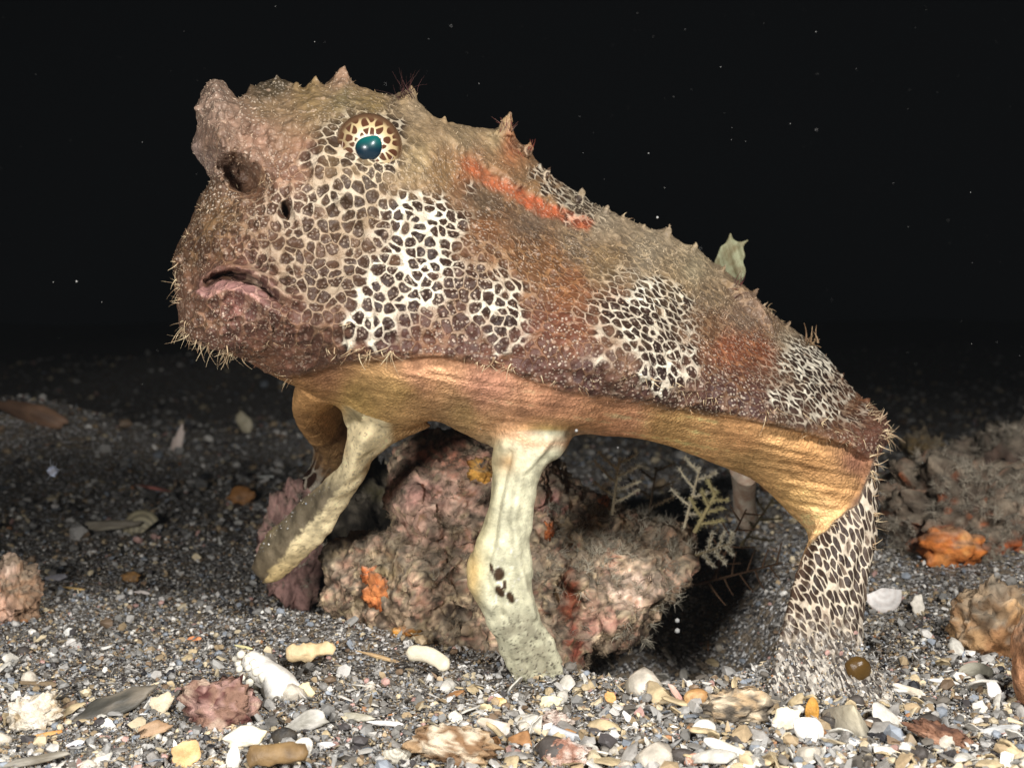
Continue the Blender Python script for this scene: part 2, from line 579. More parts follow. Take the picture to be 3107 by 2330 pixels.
def near(x, y):
    d = near0(x, y)
    # the eye's socket swells out, with a brow over it
    d = d - 0.0080 * gs(x, y, 795, 322, 78) + 0.0050 * gs(x, y, 795, 324, 46) - 0.003 * gs(x, y, 800, 235, 70, 26) - 0.002 * gs(x, y, 700, 330, 24, 70)
    # ridge that runs back from the brow above the red stripe, dip under it
    r, a, s = seg_dist([(880, 205), (940, 262), (1005, 318), (1110, 385), (1260, 462)], x, y)
    d = d - 0.0055 * np.exp(-(r / 13) ** 2) + 0.0035 * sstep(2, 16, r) * (s < 0) * sstep(0.25, 0.45, a) * (1 - sstep(0.92, 1.0, a)) * sstep(150, 60, r)
    d = d + 0.006 * gs(x, y, 1090, 440, 150, 26, 0.46)
    # hollow under the horn and the nostril
    d = d + 0.013 * np.exp(-(((x - 516) * .66 + (y - 380) * .75) / 44) ** 4 - ((-(x - 516) * .75 + (y - 380) * .66) / 25) ** 4) + 0.005 * gs(x, y, 545, 405, 24, 20)
    d = d - 0.004 * gs(x, y, 478, 290, 26, 90, -0.25) - 0.004 * gs(x, y, 560, 350, 60, 18, 0.62)
    d = d + 0.013 * gs(x, y, 617, 455, 9, 20, -0.25) - 0.0012 * gs(x, y, 617, 455, 17, 30, -0.25)
    # mouth: slit and two lips
    r, a, s = seg_dist(MOUTH, x, y)
    wgt = 1 - sstep(0.72, 1.0, a)
    d = d + wgt * (0.004 + 0.010 * np.exp(-((a - 0.33) / 0.26) ** 2)) * np.exp(-(r / (3.0 + 8.0 * np.exp(-((a - 0.33) / 0.24) ** 2))) ** 4)
    up = s < 0
    d = d - wgt * np.where(up, 0.0038, 0.0052) * np.exp(-((r - np.where(up, 17, 26)) / np.where(up, 10, 17)) ** 2)
    d = d + wgt * 0.002 * np.where(up, 1, 0) * np.exp(-((r - 36) / 9) ** 2)
    # disc edge: a soft shelf with the belly tucked under it
    r, a, s = seg_dist(EDGE, x, y)
    below = s > 0
    d = d + 0.003 * np.where(below, np.exp(-(r / 30) ** 2), 0) - 0.0015 * np.exp(-((r - 12) / 16) ** 2) * ~below
    # wrinkles of the belly skin
    wr = np.sin((y - 0.16 * (x - 1400)) / 2.5 + 2.6 * vnoise(np.stack([x / 110, y / 60, 0 * x], -1), 8)) * 0.5
    wr = wr + np.sin((y - 0.22 * (x - 1400)) / 4.1 + 3.0 * vnoise(np.stack([x / 140, y / 70, 0 * x], -1), 9)) * 0.8
    d = d + 0.00035 * wr * below * sstep(8, 40, r) * sstep(900, 1150, x)
    d = d + 0.0004 * wr * below * sstep(8, 40, r) * (1 - sstep(900, 1150, x))
    for (cx, cy, rr, hh) in WARTS:
        q = np.hypot(x - cx, y - cy) / rr
        d = d - hh * np.exp(-q * 1.6)
    n3 = np.stack([x / 46, y / 46, 0 * x], -1)
    skin = ~below
    lips = 1 - 0.8 * np.exp(-(seg_dist(MOUTH[:6], x, y)[0] / 34) ** 4)
    d = d + 0.0014 * fbm(n3, 3, 21) * np.where(skin, 1, 0.35) * lips
    face = gs(x, y, 470, 560, 170, 330)
    d = d - 0.0026 * np.abs(fbm(np.stack([x / 15, y / 15, 0 * x], -1), 2, 23)) * (0.4 + face + 0.7 * gs(x, y, 500, 270, 110, 110)) * np.where(skin, 1, 0) * lips
    back = sstep(0, 1, gs(x, y, 1480, 600, 280, 100, 0.55))
    d = d - 0.0020 * np.maximum(vnoise(np.stack([x / 13, y / 13, 0 * x], -1), 25) - 0.35, 0) * (0.4 + 2.2 * back) * np.where(skin, 1, 0)
    return d


def body_thick(x, y):
    return 0.055 + 0.075 * sstep(600, 1500, x)


bodyv = shell_from_outline(smooth_poly(BODY, 3), near, body_thick, 260, 34, 0.011, 3.2)
leg_far = limb([(860, 860, 95, .392, .014), (815, 915, 62, .392, .012), (784, 965, 38, .394, .009), (764, 1010, 31, .398, .007), (733, 1055, 36, .404, .0062),
                (690, 1104, 44, .411, .0058), (640, 1158, 48, .418, .0052), (598, 1204, 44, .423, .0045), (568, 1234, 31, .426, .0036), (560, 1244, 20, .4265, .0024)], 28, 10, 1.45)
leg_near = limb([(1135, 880, 120, .372, .022), (1142, 930, 96, .368, .016), (1126, 975, 64, .366, .011), (1112, 1030, 50, .366, .0085), (1103, 1090, 47, .367, .0075), (1096, 1150, 53, .368, .0068),
                 (1084, 1205, 66, .369, .0062), (1082, 1245, 70, .370, .0058), (1094, 1295, 61, .372, .0052), (1119, 1355, 56, .375, .0046), (1145, 1415, 56, .378, .003), (1162, 1452, 54, .380, .0016)], 28, 10, 0.8)
fin_near = limb([(1868, 985, 24, .384, .008), (1862, 1040, 32, .386, .008), (1846, 1100, 48, .385, .0075), (1822, 1170, 70, .381, .007), (1801, 1250, 79, .376, .0062), (1786, 1330, 84, .369, .0055),
                 (1775, 1400, 96, .362, .005), (1784, 1462, 122, .355, .0052), (1796, 1525, 150, .349, .006)])
fin_far = limb([(720, 800, 60, .385, .012), (692, 855, 44, .415, .012), (704, 905, 44, .450, .012), (728, 960, 50, .475, .011), (714, 1015, 44, .492, .008), (680, 1060, 38, .505, .006),
                (650, 1110, 38, .515, .005), (630, 1180, 40, .522, .0045)])
tail = limb([(1500, 780, 190, .43, .03), (1600, 805, 130, .47, .026), (1680, 820, 90, .515, .02), (1715, 830, 62, .555, .015), (1730, 836, 46, .59, .010), (1740, 840, 60, .625, .005), (1750, 842, 84, .66, .0025)])
SPIKES = [(468, 196, .1, -1, 14, 22, .354), (682, 182, 0, -1, 20, 16, .372), (741, 166, 0.1, -1, 26, 20, .378), (886, 205, 0.15, -1, 22, 18, .388), (958, 268, .2, -1, 16, 12, .384), (1092, 280, 0.25, -1, 40, 24, .412), (1140, 326, .3, -1, 24, 14, .413),
          (1184, 372, .5, -1, 14, 9, .414), (1254, 422, .3, -1, 18, 13, .416), (1345, 470, .4, -1, 12, 9, .42), (1440, 506, .35, -1, 22, 13, .427), (1498, 542, .4, -1, 20, 12, .432), (1625, 640, .6, -.8, 20, 13, .442), (1700, 705, .6, -.8, 14, 10, .44),
          (1868, 872, .7, -.7, 20, 14, .42), (1815, 815, .7, -.7, 14, 11, .43), (1260, 474, .8, .2, 22, 14, .404), (425, 318, -1, 0, 14, 12, .352), (428, 236, -1, -.1, 12, 12, .352), (380, 560, -1, 0, 10, 12, .351), (600, 176, -.1, -1, 14, 16, .37),
          (640, 188, .1, -1, 10, 10, .37), (545, 196, -.1, -1, 12, 12, .368), (1560, 585, .5, -.8, 14, 10, .437), (1390, 492, .4, -.9, 12, 9, .424), (1310, 452, .4, -.9, 10, 8, .418), (1755, 745, .6, -.8, 12, 9, .437)]
spk = []
for (x, y, dx, dy, ln, w0, d0) in SPIKES:
    spk.append(limb([(x - dx * 12, y - dy * 12, w0, d0, .0022), (x + dx * ln * .25, y + dy * ln * .25, w0 * .62, d0, .0016), (x + dx * ln * .65, y + dy * ln * .65, w0 * .3, d0, .0009), (x + dx * ln, y + dy * ln, w0 * .14, d0, .0005)], 10, 4))
toes = []
for k in range(6):
    f = k / 5
    toes.append(limb([(1112 + 70 * f, 1380, 10, .3765, .0024), (1120 + 82 * f, 1440, 9, .3788, .0014), (1116 + 104 * f, 1480 + 10 * math.sin(k * 2.1), 3, .3805, .0008)], 8, 4))
for k in range(5):
    f = k / 4
    toes.append(limb([(600 + 40 * f, 1160 + 34 * f, 9, .4195, .0022), (566 + 30 * f, 1204 + 36 * f, 8, .4235, .002), (541 + 24 * f, 1226 + 34 * f, 3, .4275, .0007)], 8, 4))
fish = voxel(spk + toes + [bodyv, leg_far, leg_near, fin_near, fin_far, tail], 0.00055, 'body')
v = relax(fish, get_co(fish), 2, 0.45)
set_co(fish, v)
X, Y, D = proj(v)

# smooth the roots of the legs so they flow into the belly
wl = np.clip(gs(X, Y, 1150, 945, 130, 45) + gs(X, Y, 820, 930, 110, 60) + gs(X, Y, 1810, 1130, 90, 60, -0.9) * 0.7 + gs(X, Y, 690, 850, 70, 40), 0, 1)[:, None] * (D < 0.47)[:, None]
vs = relax(fish, v, 12, 0.5)
v = v * (1 - wl) + vs * wl
# fin rays and grain of the fleshy feet
X, Y, D = proj(v)
no = get_no(fish)


def region(poly, soft=6.0):
    s, _, _ = poly_sdf(poly, X, Y)
    return sstep(-soft, soft, s + 5 * vnoise(np.stack([X / 22, Y / 22, D * 40], -1), 31))


belly_poly = [(560, 800)] + EDGE + [(1870, 1050), (1800, 1140), (1742, 1205), (1650, 1205), (1200, 1100), (700, 1150), (500, 1000)]
m_belly = region(belly_poly, 13)
m_leg2 = sstep(925, 985, Y + 14 * vnoise(np.stack([X / 30, Y / 30, D * 0], -1), 33)) * (np.abs(X - 1120) < 135) * (D < 0.395)
m_leg2 = np.maximum(m_leg2, gs(X, Y, 1190, 935, 66, 26) * (D < .40))
m_leg1 = region([(745, 880), (835, 895), (850, 960), (800, 1010), (760, 1120), (640, 1260), (520, 1290), (520, 1180), (690, 1040), (745, 980)], 14) * (D > 0.375) * (D < 0.44)
m_pect = region([(1893, 985), (1852, 1088), (1800, 1132), (1750, 1166), (1735, 1210), (1600, 1500), (1640, 1660), (2000, 1660), (1960, 985)], 4) * (D < 0.41)
m_pect *= sstep(960, 1010, Y + (X - 1890) * 0.5)
m_farp = (D > 0.44) * (X < 800)
v = v + no * (0.0005 * fbm(v * 420, 2, 41) * (1 - 0.75 * m_belly) * (1 - 0.7 * np.maximum(m_leg1, m_leg2)))[:, None]
# rays along the near feet
ray2 = np.sin((X - 1110 - (Y - 1250) * 0.36) / 5.0) * sstep(1290, 1430, Y) * m_leg2
r9 = np.exp(-(seg_dist([(1190, 950), (1125, 1020), (1108, 1120), (1120, 1220), (1150, 1330)], X, Y)[0] / 9) ** 2) - 0.8 * np.exp(-(seg_dist([(1100, 980), (1078, 1080), (1062, 1180), (1048, 1240), (1085, 1330)], X, Y)[0] / 9) ** 2)
v = v + no * (0.0014 * r9 * m_leg2 + 0.0007 * fbm(v * 160, 2, 43) * (m_leg2 + m_leg1))[:, None]
v = v + no * (0.00025 * ray2)[:, None]
rayp = np.sin((X - 1800 + (Y - 1250) * 0.22) / 4.6) * sstep(1100, 1250, Y) * m_pect
v = v + no * (0.0005 * rayp)[:, None]
set_co(fish, v)
no = get_no(fish)

SK = [(450, 230, 132, 114, 104), (470, 300, 134, 112, 100), (430, 330, 146, 130, 126), (440, 430, 96, 76, 60), (400, 560, 92, 70, 54), (400, 680, 112, 86, 72), (480, 470, 106, 84, 62), (500, 560, 112, 82, 66), (520, 588, 122, 88, 78),
      (520, 650, 138, 98, 94), (600, 700, 112, 78, 68), (500, 720, 108, 78, 70), (650, 740, 102, 72, 62), (560, 780, 110, 78, 60), (560, 300, 138, 112, 98), (600, 230, 126, 108, 86), (660, 200, 132, 114, 82), (590, 180, 70, 62, 48), (740, 170, 152, 126, 108),
      (740, 210, 120, 110, 82), (620, 380, 142, 110, 94), (680, 330, 126, 96, 80), (560, 430, 126, 96, 76), (800, 230, 136, 120, 86), (800, 330, 185, 168, 136), (720, 330, 150, 130, 96), (900, 240, 144, 130, 108), (950, 290, 148, 130, 104),
      (900, 340, 154, 138, 108), (1000, 290, 152, 136, 110), (1070, 300, 162, 146, 116), (1100, 320, 152, 112, 80), (1010, 370, 150, 102, 72), (950, 370, 140, 116, 86), (1050, 440, 106, 92, 76), (1150, 480, 112, 96, 82), (1250, 520, 140, 124, 104),
      (1050, 480, 126, 86, 56), (1100, 560, 130, 94, 64), (1180, 560, 136, 98, 66), (1240, 620, 146, 98, 66), (1230, 700, 122, 76, 56), (1160, 730, 112, 72, 58), (950, 720, 112, 76, 62), (1000, 600, 96, 64, 46), (1300, 560, 150, 130, 100),
      (1300, 470, 160, 150, 132), (1400, 540, 170, 160, 140), (1500, 580, 176, 167, 143), (1450, 620, 168, 147, 115), (1550, 640, 148, 132, 110), (1620, 680, 140, 120, 104), (1700, 730, 154, 140, 118), (1580, 750, 152, 92, 66), (1640, 760, 132, 76, 50),
      (1540, 700, 120, 90, 66), (1850, 860, 106, 72, 50), (1890, 900, 96, 66, 52), (1910, 950, 92, 62, 55), (850, 750, 92, 62, 56), (1000, 750, 86, 58, 52), (1150, 790, 82, 54, 48), (1250, 830, 76, 50, 48), (1400, 850, 74, 52, 50), (1550, 850, 76, 50, 46),
      (1620, 870, 74, 50, 50), (1700, 900, 82, 62, 50), (620, 560, 110, 84, 64), (700, 600, 106, 80, 60), (760, 430, 112, 90, 66), (850, 520, 104, 80, 62), (1400, 700, 104, 80, 60), (1740, 800, 108, 84, 66), (1180, 400, 150, 120, 88), (1250, 430, 130, 118, 98)]
BE = [(700, 812, 140, 98, 62), (900, 800, 172, 122, 82), (1050, 830, 184, 128, 92), (850, 850, 160, 124, 70), (1000, 900, 156, 122, 74), (780, 880, 156, 122, 66), (1200, 880, 178, 124, 84), (1350, 900, 188, 132, 88), (1450, 930, 188, 144, 84), (1600, 950, 194, 140, 84),
      (1600, 1000, 184, 142, 84), (1750, 1000, 170, 122, 70), (1850, 1000, 122, 82, 56), (1800, 1060, 184, 134, 78), (1720, 1080, 190, 146, 84), (1770, 1130, 204, 160, 100), (660, 880, 150, 108, 60)]


def idw(tab, p=3.0, jitter=14):
    tab = np.asarray(tab, float)
    jx = X + jitter * vnoise(np.stack([X / 40, Y / 40, D * 0], -1), 51)
    jy = Y + jitter * vnoise(np.stack([X / 40, Y / 40, D * 0 + 9], -1), 52)
    W = np.zeros(len(X)); C = np.zeros((len(X), 3))
    cols = lin(tab[:, 2:5])
    for (x, y), c in zip(tab[:, :2], cols):
        w = 1.0 / (((jx - x) ** 2 + (jy - y) ** 2) / 400 + 0.3) ** (p / 2)
        W += w; C += w[:, None] * c
    return C / W[:, None]


skin = idw(SK) * np.array([0.92, 0.84, 0.75])
r, a, s = seg_dist([(985, 338), (1050, 385), (1130, 428), (1190, 455), (1264, 484)], X, Y)
stripe = sstep(23, 6, r + 5 * vnoise(np.stack([X / 15, Y / 15, D * 0], -1), 55)) * sstep(0, .12, a) * (D < .45)
stripe = np.clip(stripe * (0.35 + 0.65 * a) * (0.8 + 0.4 * sstep(-.5, .5, fbm(np.stack([X / 9, Y / 9, 0 * X], -1), 3, 57))), 0, 0.9)
skin = skin * (1 - stripe[:, None]) + stripe[:, None] * lin((178, 88, 52))
blobs = 0.8 * gs(X, Y, 1105, 315, 14, 32) + 0.7 * gs(X, Y, 1330, 640, 20) + 0.0
skin = skin * (1 - 0.6 * blobs[:, None]) + 0.6 * blobs[:, None] * lin((170, 92, 58))
belly = idw(BE, 2.5) * np.array([1.76, 1.96, 2.60])
stri = np.sin((Y - 0.16 * (X - 1400)) / 2.5 + 2.6 * vnoise(np.stack([X / 110, Y / 60, 0 * X], -1), 8))
stri = stri + 0.8 * np.sin((Y - 0.22 * (X - 1400)) / 4.1 + 3.0 * vnoise(np.stack([X / 140, Y / 70, 0 * X], -1), 9))
belly = belly * (1 - 0.16 * sstep(1450, 1700, X))[:, None]
belly = belly * (1 + 0.11 * stri * (0.35 + 0.65 * sstep(900, 1100, X)) + 0.22 * fbm(np.stack([X / 60, Y / 30, 0 * X], -1), 3, 12))[:, None]
col = skin * (1 - m_belly[:, None]) + belly * m_belly[:, None]


def over(col, m, c):
    m = np.clip(m, 0, 1)[:, None]
    return col * (1 - m) + m * (lin(c) if np.ndim(c) == 1 or isinstance(c, tuple) else c)


silt = fbm(np.stack([X / 9, Y / 9, D * 0], -1), 3, 61)
cream1 = over(np.tile(lin((240, 222, 178)), (len(X), 1)), sstep(1130, 1260, Y), (206, 180, 128))
col = col * (1 - m_leg1[:, None]) + cream1 * m_leg1[:, None]
# silt lies along the upper face of the lifted foot
r1, a1, s1 = seg_dist([(768, 960), (748, 1036), (708, 1088), (652, 1148), (584, 1236)], X, Y)
col = over(col, m_leg1 * sstep(1010, 1070, Y) * sstep(0.35, 0.7, (s1 * r1 / 30) + 0.5 + 0.22 * silt) * 0.92, (88, 78, 64))
col = over(col, m_leg1 * sstep(44, 54, r1 * (s1 > 0)) * 0.8, (130, 114, 78))
cream2 = over(np.tile(lin((206, 203, 174)), (len(X), 1)), sstep(1085, 1040, X + .12 * (Y - 1100)) * 0.6, (190, 176, 126))
cream2 = over(cream2, gs(X, Y, 1092, 1000, 26, 26) * 0.8, (168, 130, 84))
cream2 = over(cream2, sstep(935, 925, Y) * 1.0, (186, 160, 96))
cream2 = over(cream2, gs(X, Y, 1022, 1240, 16, 60) * 0.7, (214, 176, 110))
col = col * (1 - m_leg2[:, None]) + cream2 * m_leg2[:, None]
foot = m_leg2 * sstep(1300, 1350, Y) * sstep(70, 28, np.abs(X - 1120 - (Y - 1340) * 0.36)) * sstep(-0.5, 0.5, silt + 0.25)
col = over(col, foot * 0.7, (128, 122, 104))
spots = 0
for (cx, cy, rx, ry, ro) in [(1078, 1240, 12, 15, 0.2), (1062, 1228, 5, 12, -0.3), (1080, 1276, 9, 15, -0.5), (1103, 1290, 8, 13, -0.4), (1090, 1262, 5, 9, 0)]:
    spots = np.maximum(spots, sstep(1.25, 0.8, np.sqrt(((X - cx) * math.cos(ro) + (Y - cy) * math.sin(ro)) ** 2 / rx ** 2 + (-(X - cx) * math.sin(ro) + (Y - cy) * math.cos(ro)) ** 2 / ry ** 2)))
col = over(col, spots * m_leg2, (62, 44, 26))
flecks = sstep(0.55, 0.75, vnoise(np.stack([X / 4.5, Y / 8, D * 0], -1), 63)) * sstep(1150, 1210, Y) * sstep(1330, 1270, Y) * sstep(45, 20, np.abs(X - 1090)) * m_leg2
col = over(col, flecks * (1 - spots), (245, 243, 235))
grit = sstep(0.52, 0.7, vnoise(np.stack([X / 3.2, Y / 3.2, D * 0], -1), 65))
col = over(col, grit * m_leg2 * (0.15 + 0.7 * sstep(1250, 1400, Y)), (70, 62, 52))
col = over(col, grit * m_leg1 * 0.5, (90, 76, 58))
# rear fin
pectc = np.tile(lin((150, 130, 112)), (len(X), 1))
pectc = over(pectc, sstep(1760, 1700, X + (Y - 1300) * 0.3) * 0.8, (110, 80, 62))
col = col * (1 - m_pect[:, None]) + pectc * m_pect[:, None]
silt_p = m_pect * sstep(1330, 1430, Y + 45 * silt)
col = over(col, silt_p, (150, 140, 126))
m_fp = m_farp * sstep(30, -30, (X - 690) + (1000 - Y) * 0.55 + 10 * silt) * sstep(930, 980, Y)
col = over(col, m_farp * (1 - m_fp), (178, 140, 96))
col = over(col, m_fp, (110, 84, 70))
# silt in the fish's folds on head and back; pale grains
col = col * (1 + 0.16 * silt)[:, None]
# mouth
r, a, s = seg_dist(MOUTH, X, Y)
col = over(col, sstep(11, 5, r) * (1 - sstep(.6, .9, a)) * (D < .37) * 0.8, (62, 34, 30))
col = over(col, sstep(14, 8, np.abs(r - 20)) * (s > 0) * (1 - sstep(.5, .8, a)) * 0.8, (178, 132, 126))
col = over(col, sstep(26, 18, r) * (s < 0) * (1 - sstep(.6, .9, a)) * 0.6, (122, 88, 80))
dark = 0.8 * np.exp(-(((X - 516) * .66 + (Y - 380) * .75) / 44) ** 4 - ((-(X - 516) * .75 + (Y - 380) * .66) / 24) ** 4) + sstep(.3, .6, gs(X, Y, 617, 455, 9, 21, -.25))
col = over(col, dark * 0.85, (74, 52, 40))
add_color(fish, 'skin', np.clip(col, 0.004, 0.95))

# reticulated pattern: how strongly it shows, how white its net is
J = 30 * fbm(np.stack([X / 34, Y / 34, D * 0], -1), 2, 71)
X_, Y_ = X + J, Y - J
white = np.zeros(len(X)); ret = np.zeros(len(X))


def patch(cx, cy, rx, ry, rot, wh, rt=1.0, soft=0.25):
    global white, ret
    c, s = math.cos(rot), math.sin(rot)
    u = ((X_ - cx) * c + (Y_ - cy) * s) / rx; w_ = (-(X_ - cx) * s + (Y_ - cy) * c) / ry
    m = sstep(1 + soft + .15, 1 - soft - .2, np.hypot(u, w_))
    ret = np.maximum(ret, m * rt); white = np.maximum(white, m * wh)


patch(700, 560, 170, 150, 0.1, 0.30, 0.85, 0.4)
patch(640, 470, 110, 60, 0.3, 0.42, 0.8, 0.4)
patch(760, 430, 120, 70, 0.1, 0.45, 0.9)
patch(905, 490, 118, 95, -0.2, 0.95, 1.0, 0.2)
patch(850, 620, 110, 90, 0.0, 0.80, 1.0)
patch(905, 590, 90, 80, 0.0, 0.95, 1.0)
patch(800, 705, 62, 52, 0.1, 1.0, 1.0)
patch(1000, 640, 130, 90, 0.2, 0.25, 0.9, 0.4)
patch(1085, 665, 62, 80, 0.1, 0.72, 1.0)
patch(1085, 750, 40, 30, 0.0, 0.8, 0.8)
patch(1380, 690, 125, 105, 0.25, 0.85, 1.0)
patch(1430, 790, 85, 62, 0.3, 0.95, 1.0)
patch(1760, 800, 100, 92, 0.6, 0.85, 1.0)
patch(1790, 880, 80, 45, 0.5, 0.8, 0.8)
patch(1210, 395, 130, 30, 0.62, 0.62, 1.0, 0.4)
patch(795, 318, 104, 92, 0.0, 0.50, 1.0, 0.15)
patch(720, 330, 60, 80, 0.0, 0.5, 0.8)
patch(1060, 545, 50, 40, 0.3, 0.15, 0.6, 0.5)
patch(1560, 700, 60, 40, 0.5, 0.1, 0.35, 0.5)
body_only = (1 - m_belly) * (1 - m_leg2) * (1 - m_leg1)
white = white * (0.72 + 0.4 * sstep(-.4, .4, fbm(np.stack([X / 38, Y / 38, 0 * X], -1), 2, 78)))
weak = 0.5 * sstep(0.1, 0.6, gs(X, Y, 1150, 640, 330, 150) + gs(X, Y, 700, 560, 260, 200) + gs(X, Y, 1600, 760, 260, 120, .5) + 0.3 * fbm(np.stack([X / 50, Y / 50, 0 * X], -1), 2, 79))
ret = np.maximum(ret, weak)
ret *= body_only; white *= body_only
eyeband = 1
ret = np.maximum(ret * (1 - m_pect), m_pect * (1 - 0.9 * silt_p) * sstep(1660, 1730, X + (Y - 1300) * .28))
white = np.maximum(white * (1 - m_pect), m_pect * (0.60 + 0.12 * silt))
ret = np.maximum(ret, m_fp); white = np.maximum(white, m_fp * 0.8)
add_float(fish, 'ret', ret); add_float(fish, 'white', white)
dots = body_only * (1 - m_pect) * (1 - 0.8 * m_farp)
dots = dots * (0.35 + 0.65 * np.clip(gs(X, Y, 1130, 640, 260, 170) + gs(X, Y, 1580, 760, 130, 100) + gs(X, Y, 470, 500, 130, 300) + gs(X, Y, 1300, 850, 420, 50, .17), 0, 1))
dots *= 1 - 0.7 * gs(X, Y, 1450, 560, 220, 70, .5)
dots *= 1 - 0.85 * np.exp(-(seg_dist(MOUTH[:6], X, Y)[0] / 34) ** 4)
dots *= np.clip(1 - dark, 0, 1)
ret = ret * np.clip(1 - dark, 0, 1)
fish.attributes['ret'].data.foreach_set('value', ret.astype(np.float32))
dots *= 0.45 + 0.75 * sstep(-0.35, 0.45, fbm(np.stack([X / 60, Y / 60, 0 * X], -1), 3, 77))
add_float(fish, 'dots', dots)
add_float(fish, 'belly', np.clip(m_belly - m_leg2 - m_leg1, 0, 1))
add_float(fish, 'flesh', np.clip(m_leg1 + m_leg2, 0, 1))
add_float(fish, 'silt', silt_p)
# pattern runs in the skin's own coordinates; on the rear fin its cells are drawn out along the fin
ax = PD(1862, 1000, .384) - PD(1775, 1450, .357); ax /= np.linalg.norm(ax)
al = (v - PD(1800, 1250, .376)) @ ax
pc = np.stack([v[:, 0] + 0.25 * v[:, 1], 0.90 * v[:, 2] + 0.34 * v[:, 1], 0 * X], -1)
wdt = (v - PD(1800, 1250, .376)) @ RT
pp = np.stack([wdt * 1.75 + 0.02 + 0.40 * al, al * 0.82, 0 * X], -1)
mp = (m_pect > 0.5)[:, None]
pc = np.where(mp, pp, pc)
add_vec(fish, 'pco', pc)
add_vec(fish, 'pos', v)

t = NT('batfish_skin', 0.55, 0.35)
pco = t.attr('pco', 'Vector')
pos3 = t.attr('pos', 'Vector')
sk = t.attr('skin', 'Color')
f_ret, f_wh, f_dots, f_bel, f_fl, f_si = [t.attr(k) for k in ('ret', 'white', 'dots', 'belly', 'flesh', 'silt')]
nz = t.noise(pco, 300.0, 2.0, 0.5, 'Color')
pw = t.vmath('ADD', pco, t.vmath('SCALE', t.vmath('SUBTRACT', nz, (0.5, 0.5, 0.5)), scale=0.0021))
SC = 300.0
mott0 = t.noise(pco, 260.0, 2.0, 0.5)
f1 = t.vor(pw, SC, 'F1', rnd=0.85, dim='2D')
cid = t.n('ShaderNodeSeparateColor', {0: t.vor(pw, SC, 'F1', 'Color', rnd=0.85, dim='2D')})
r_id, g_id = cid.outputs[0], cid.outputs[1]
wid = t.math('ADD', t.math('MULTIPLY_ADD', f_wh, 0.046, 0.018), t.math('MULTIPLY', mott0, 0.06))
f2 = t.vor(pw, SC, 'F2', rnd=0.85, dim='2D')
e1 = t.math('SUBTRACT', t.math('SUBTRACT', f2, f1), t.math('MULTIPLY', wid, 2.6))
e2 = t.math('MULTIPLY', t.math('SUBTRACT', t.math('MULTIPLY_ADD', g_id, 0.22, 0.43), f1), 0.8)
cm = t.math('SMOOTH_MIN', t.math('MULTIPLY', e1, 0.8), e2, 0.17)
cell = t.smooth(cm, -0.085, 0.035)
core = t.smooth(cm, -0.05, 0.06)
# pale pin-head tubercles
dv = t.vor(pos3, 860.0, 'F1', rnd=0.9)
dot = t.smooth(dv, 0.44, 0.24)
bigd = t.math('MULTIPLY', t.smooth(t.vor(pos3, 260.0, 'F1', rnd=1.0), 0.24, 0.14), 0.7)
grain = t.noise(pos3, 1500.0, 2.0, 0.6)
# ground colour, mottled
mott = t.noise(pos3, 190.0, 4.0, 0.7)
mk = t.math('MULTIPLY_ADD', mott, 1.5, 0.25)
mcol = t.n('ShaderNodeCombineColor', {0: mk, 1: mk, 2: mk}).outputs[0]
base = t.mix(1.0, sk, mcol, 'MULTIPLY')
darkc = t.mix(t.math('MULTIPLY_ADD', r_id, 0.3, t.math('MULTIPLY', t.math('SUBTRACT', 1.0, f_wh), 0.18)), rgb(32, 20, 17), t.mix(0.6, sk, rgb(58, 36, 24)))
lightn = t.mix(f_wh, t.mix(0.38, sk, rgb(170, 136, 92)), rgb(230, 222, 202))
net_v = t.mix(t.math('MULTIPLY', t.smooth(mott, 0.4, 0.68), 0.75), lightn, t.mix(0.5, sk, lightn))
pat = t.mix(cell, net_v, darkc)
strength = t.math('MULTIPLY', f_ret, t.math('MULTIPLY_ADD', t.smooth(r_id, 0.0, 0.2), 0.45, 0.55), clamp=True)
c1 = t.mix(strength, base, pat)
dcol = t.mix(0.62, sk, rgb(244, 226, 204))
inside = t.math('SUBTRACT', 1.0, t.math('MULTIPLY', f_ret, t.math('SUBTRACT', 1.0, core)))
dk = t.math('MULTIPLY', t.math('MULTIPLY', dot, f_dots), t.math('MULTIPLY', inside, t.math('MULTIPLY_ADD', f_wh, -0.1, 0.62)))
c2 = t.mix(dk, c1, dcol)
c2 = t.mix(t.math('MULTIPLY', bigd, t.math('MULTIPLY', f_dots, t.math('SUBTRACT', 1.0, f_ret))), c2, rgb(220, 190, 165))
# belly: fine sandpaper grain
bg = t.smooth(t.vor(pos3, 1000.0, 'F1', rnd=0.9), 0.30, 0.62)
c3 = t.mix(t.math('MULTIPLY', t.math('MULTIPLY', bg, f_bel), 0.32), c2, t.mix(0.65, c2, rgb(60, 34, 18)))
# silt crust low on the fin
sv = t.vor(pco, 900.0, 'F1', 'Color', dim='2D')
ss = t.n('ShaderNodeSeparateColor', {0: sv}).outputs[0]
scol = t.mix(t.smooth(ss, 0.25, 0.9), rgb(66, 60, 56), rgb(198, 190, 178))
c4 = t.mix(f_si, c3, scol)
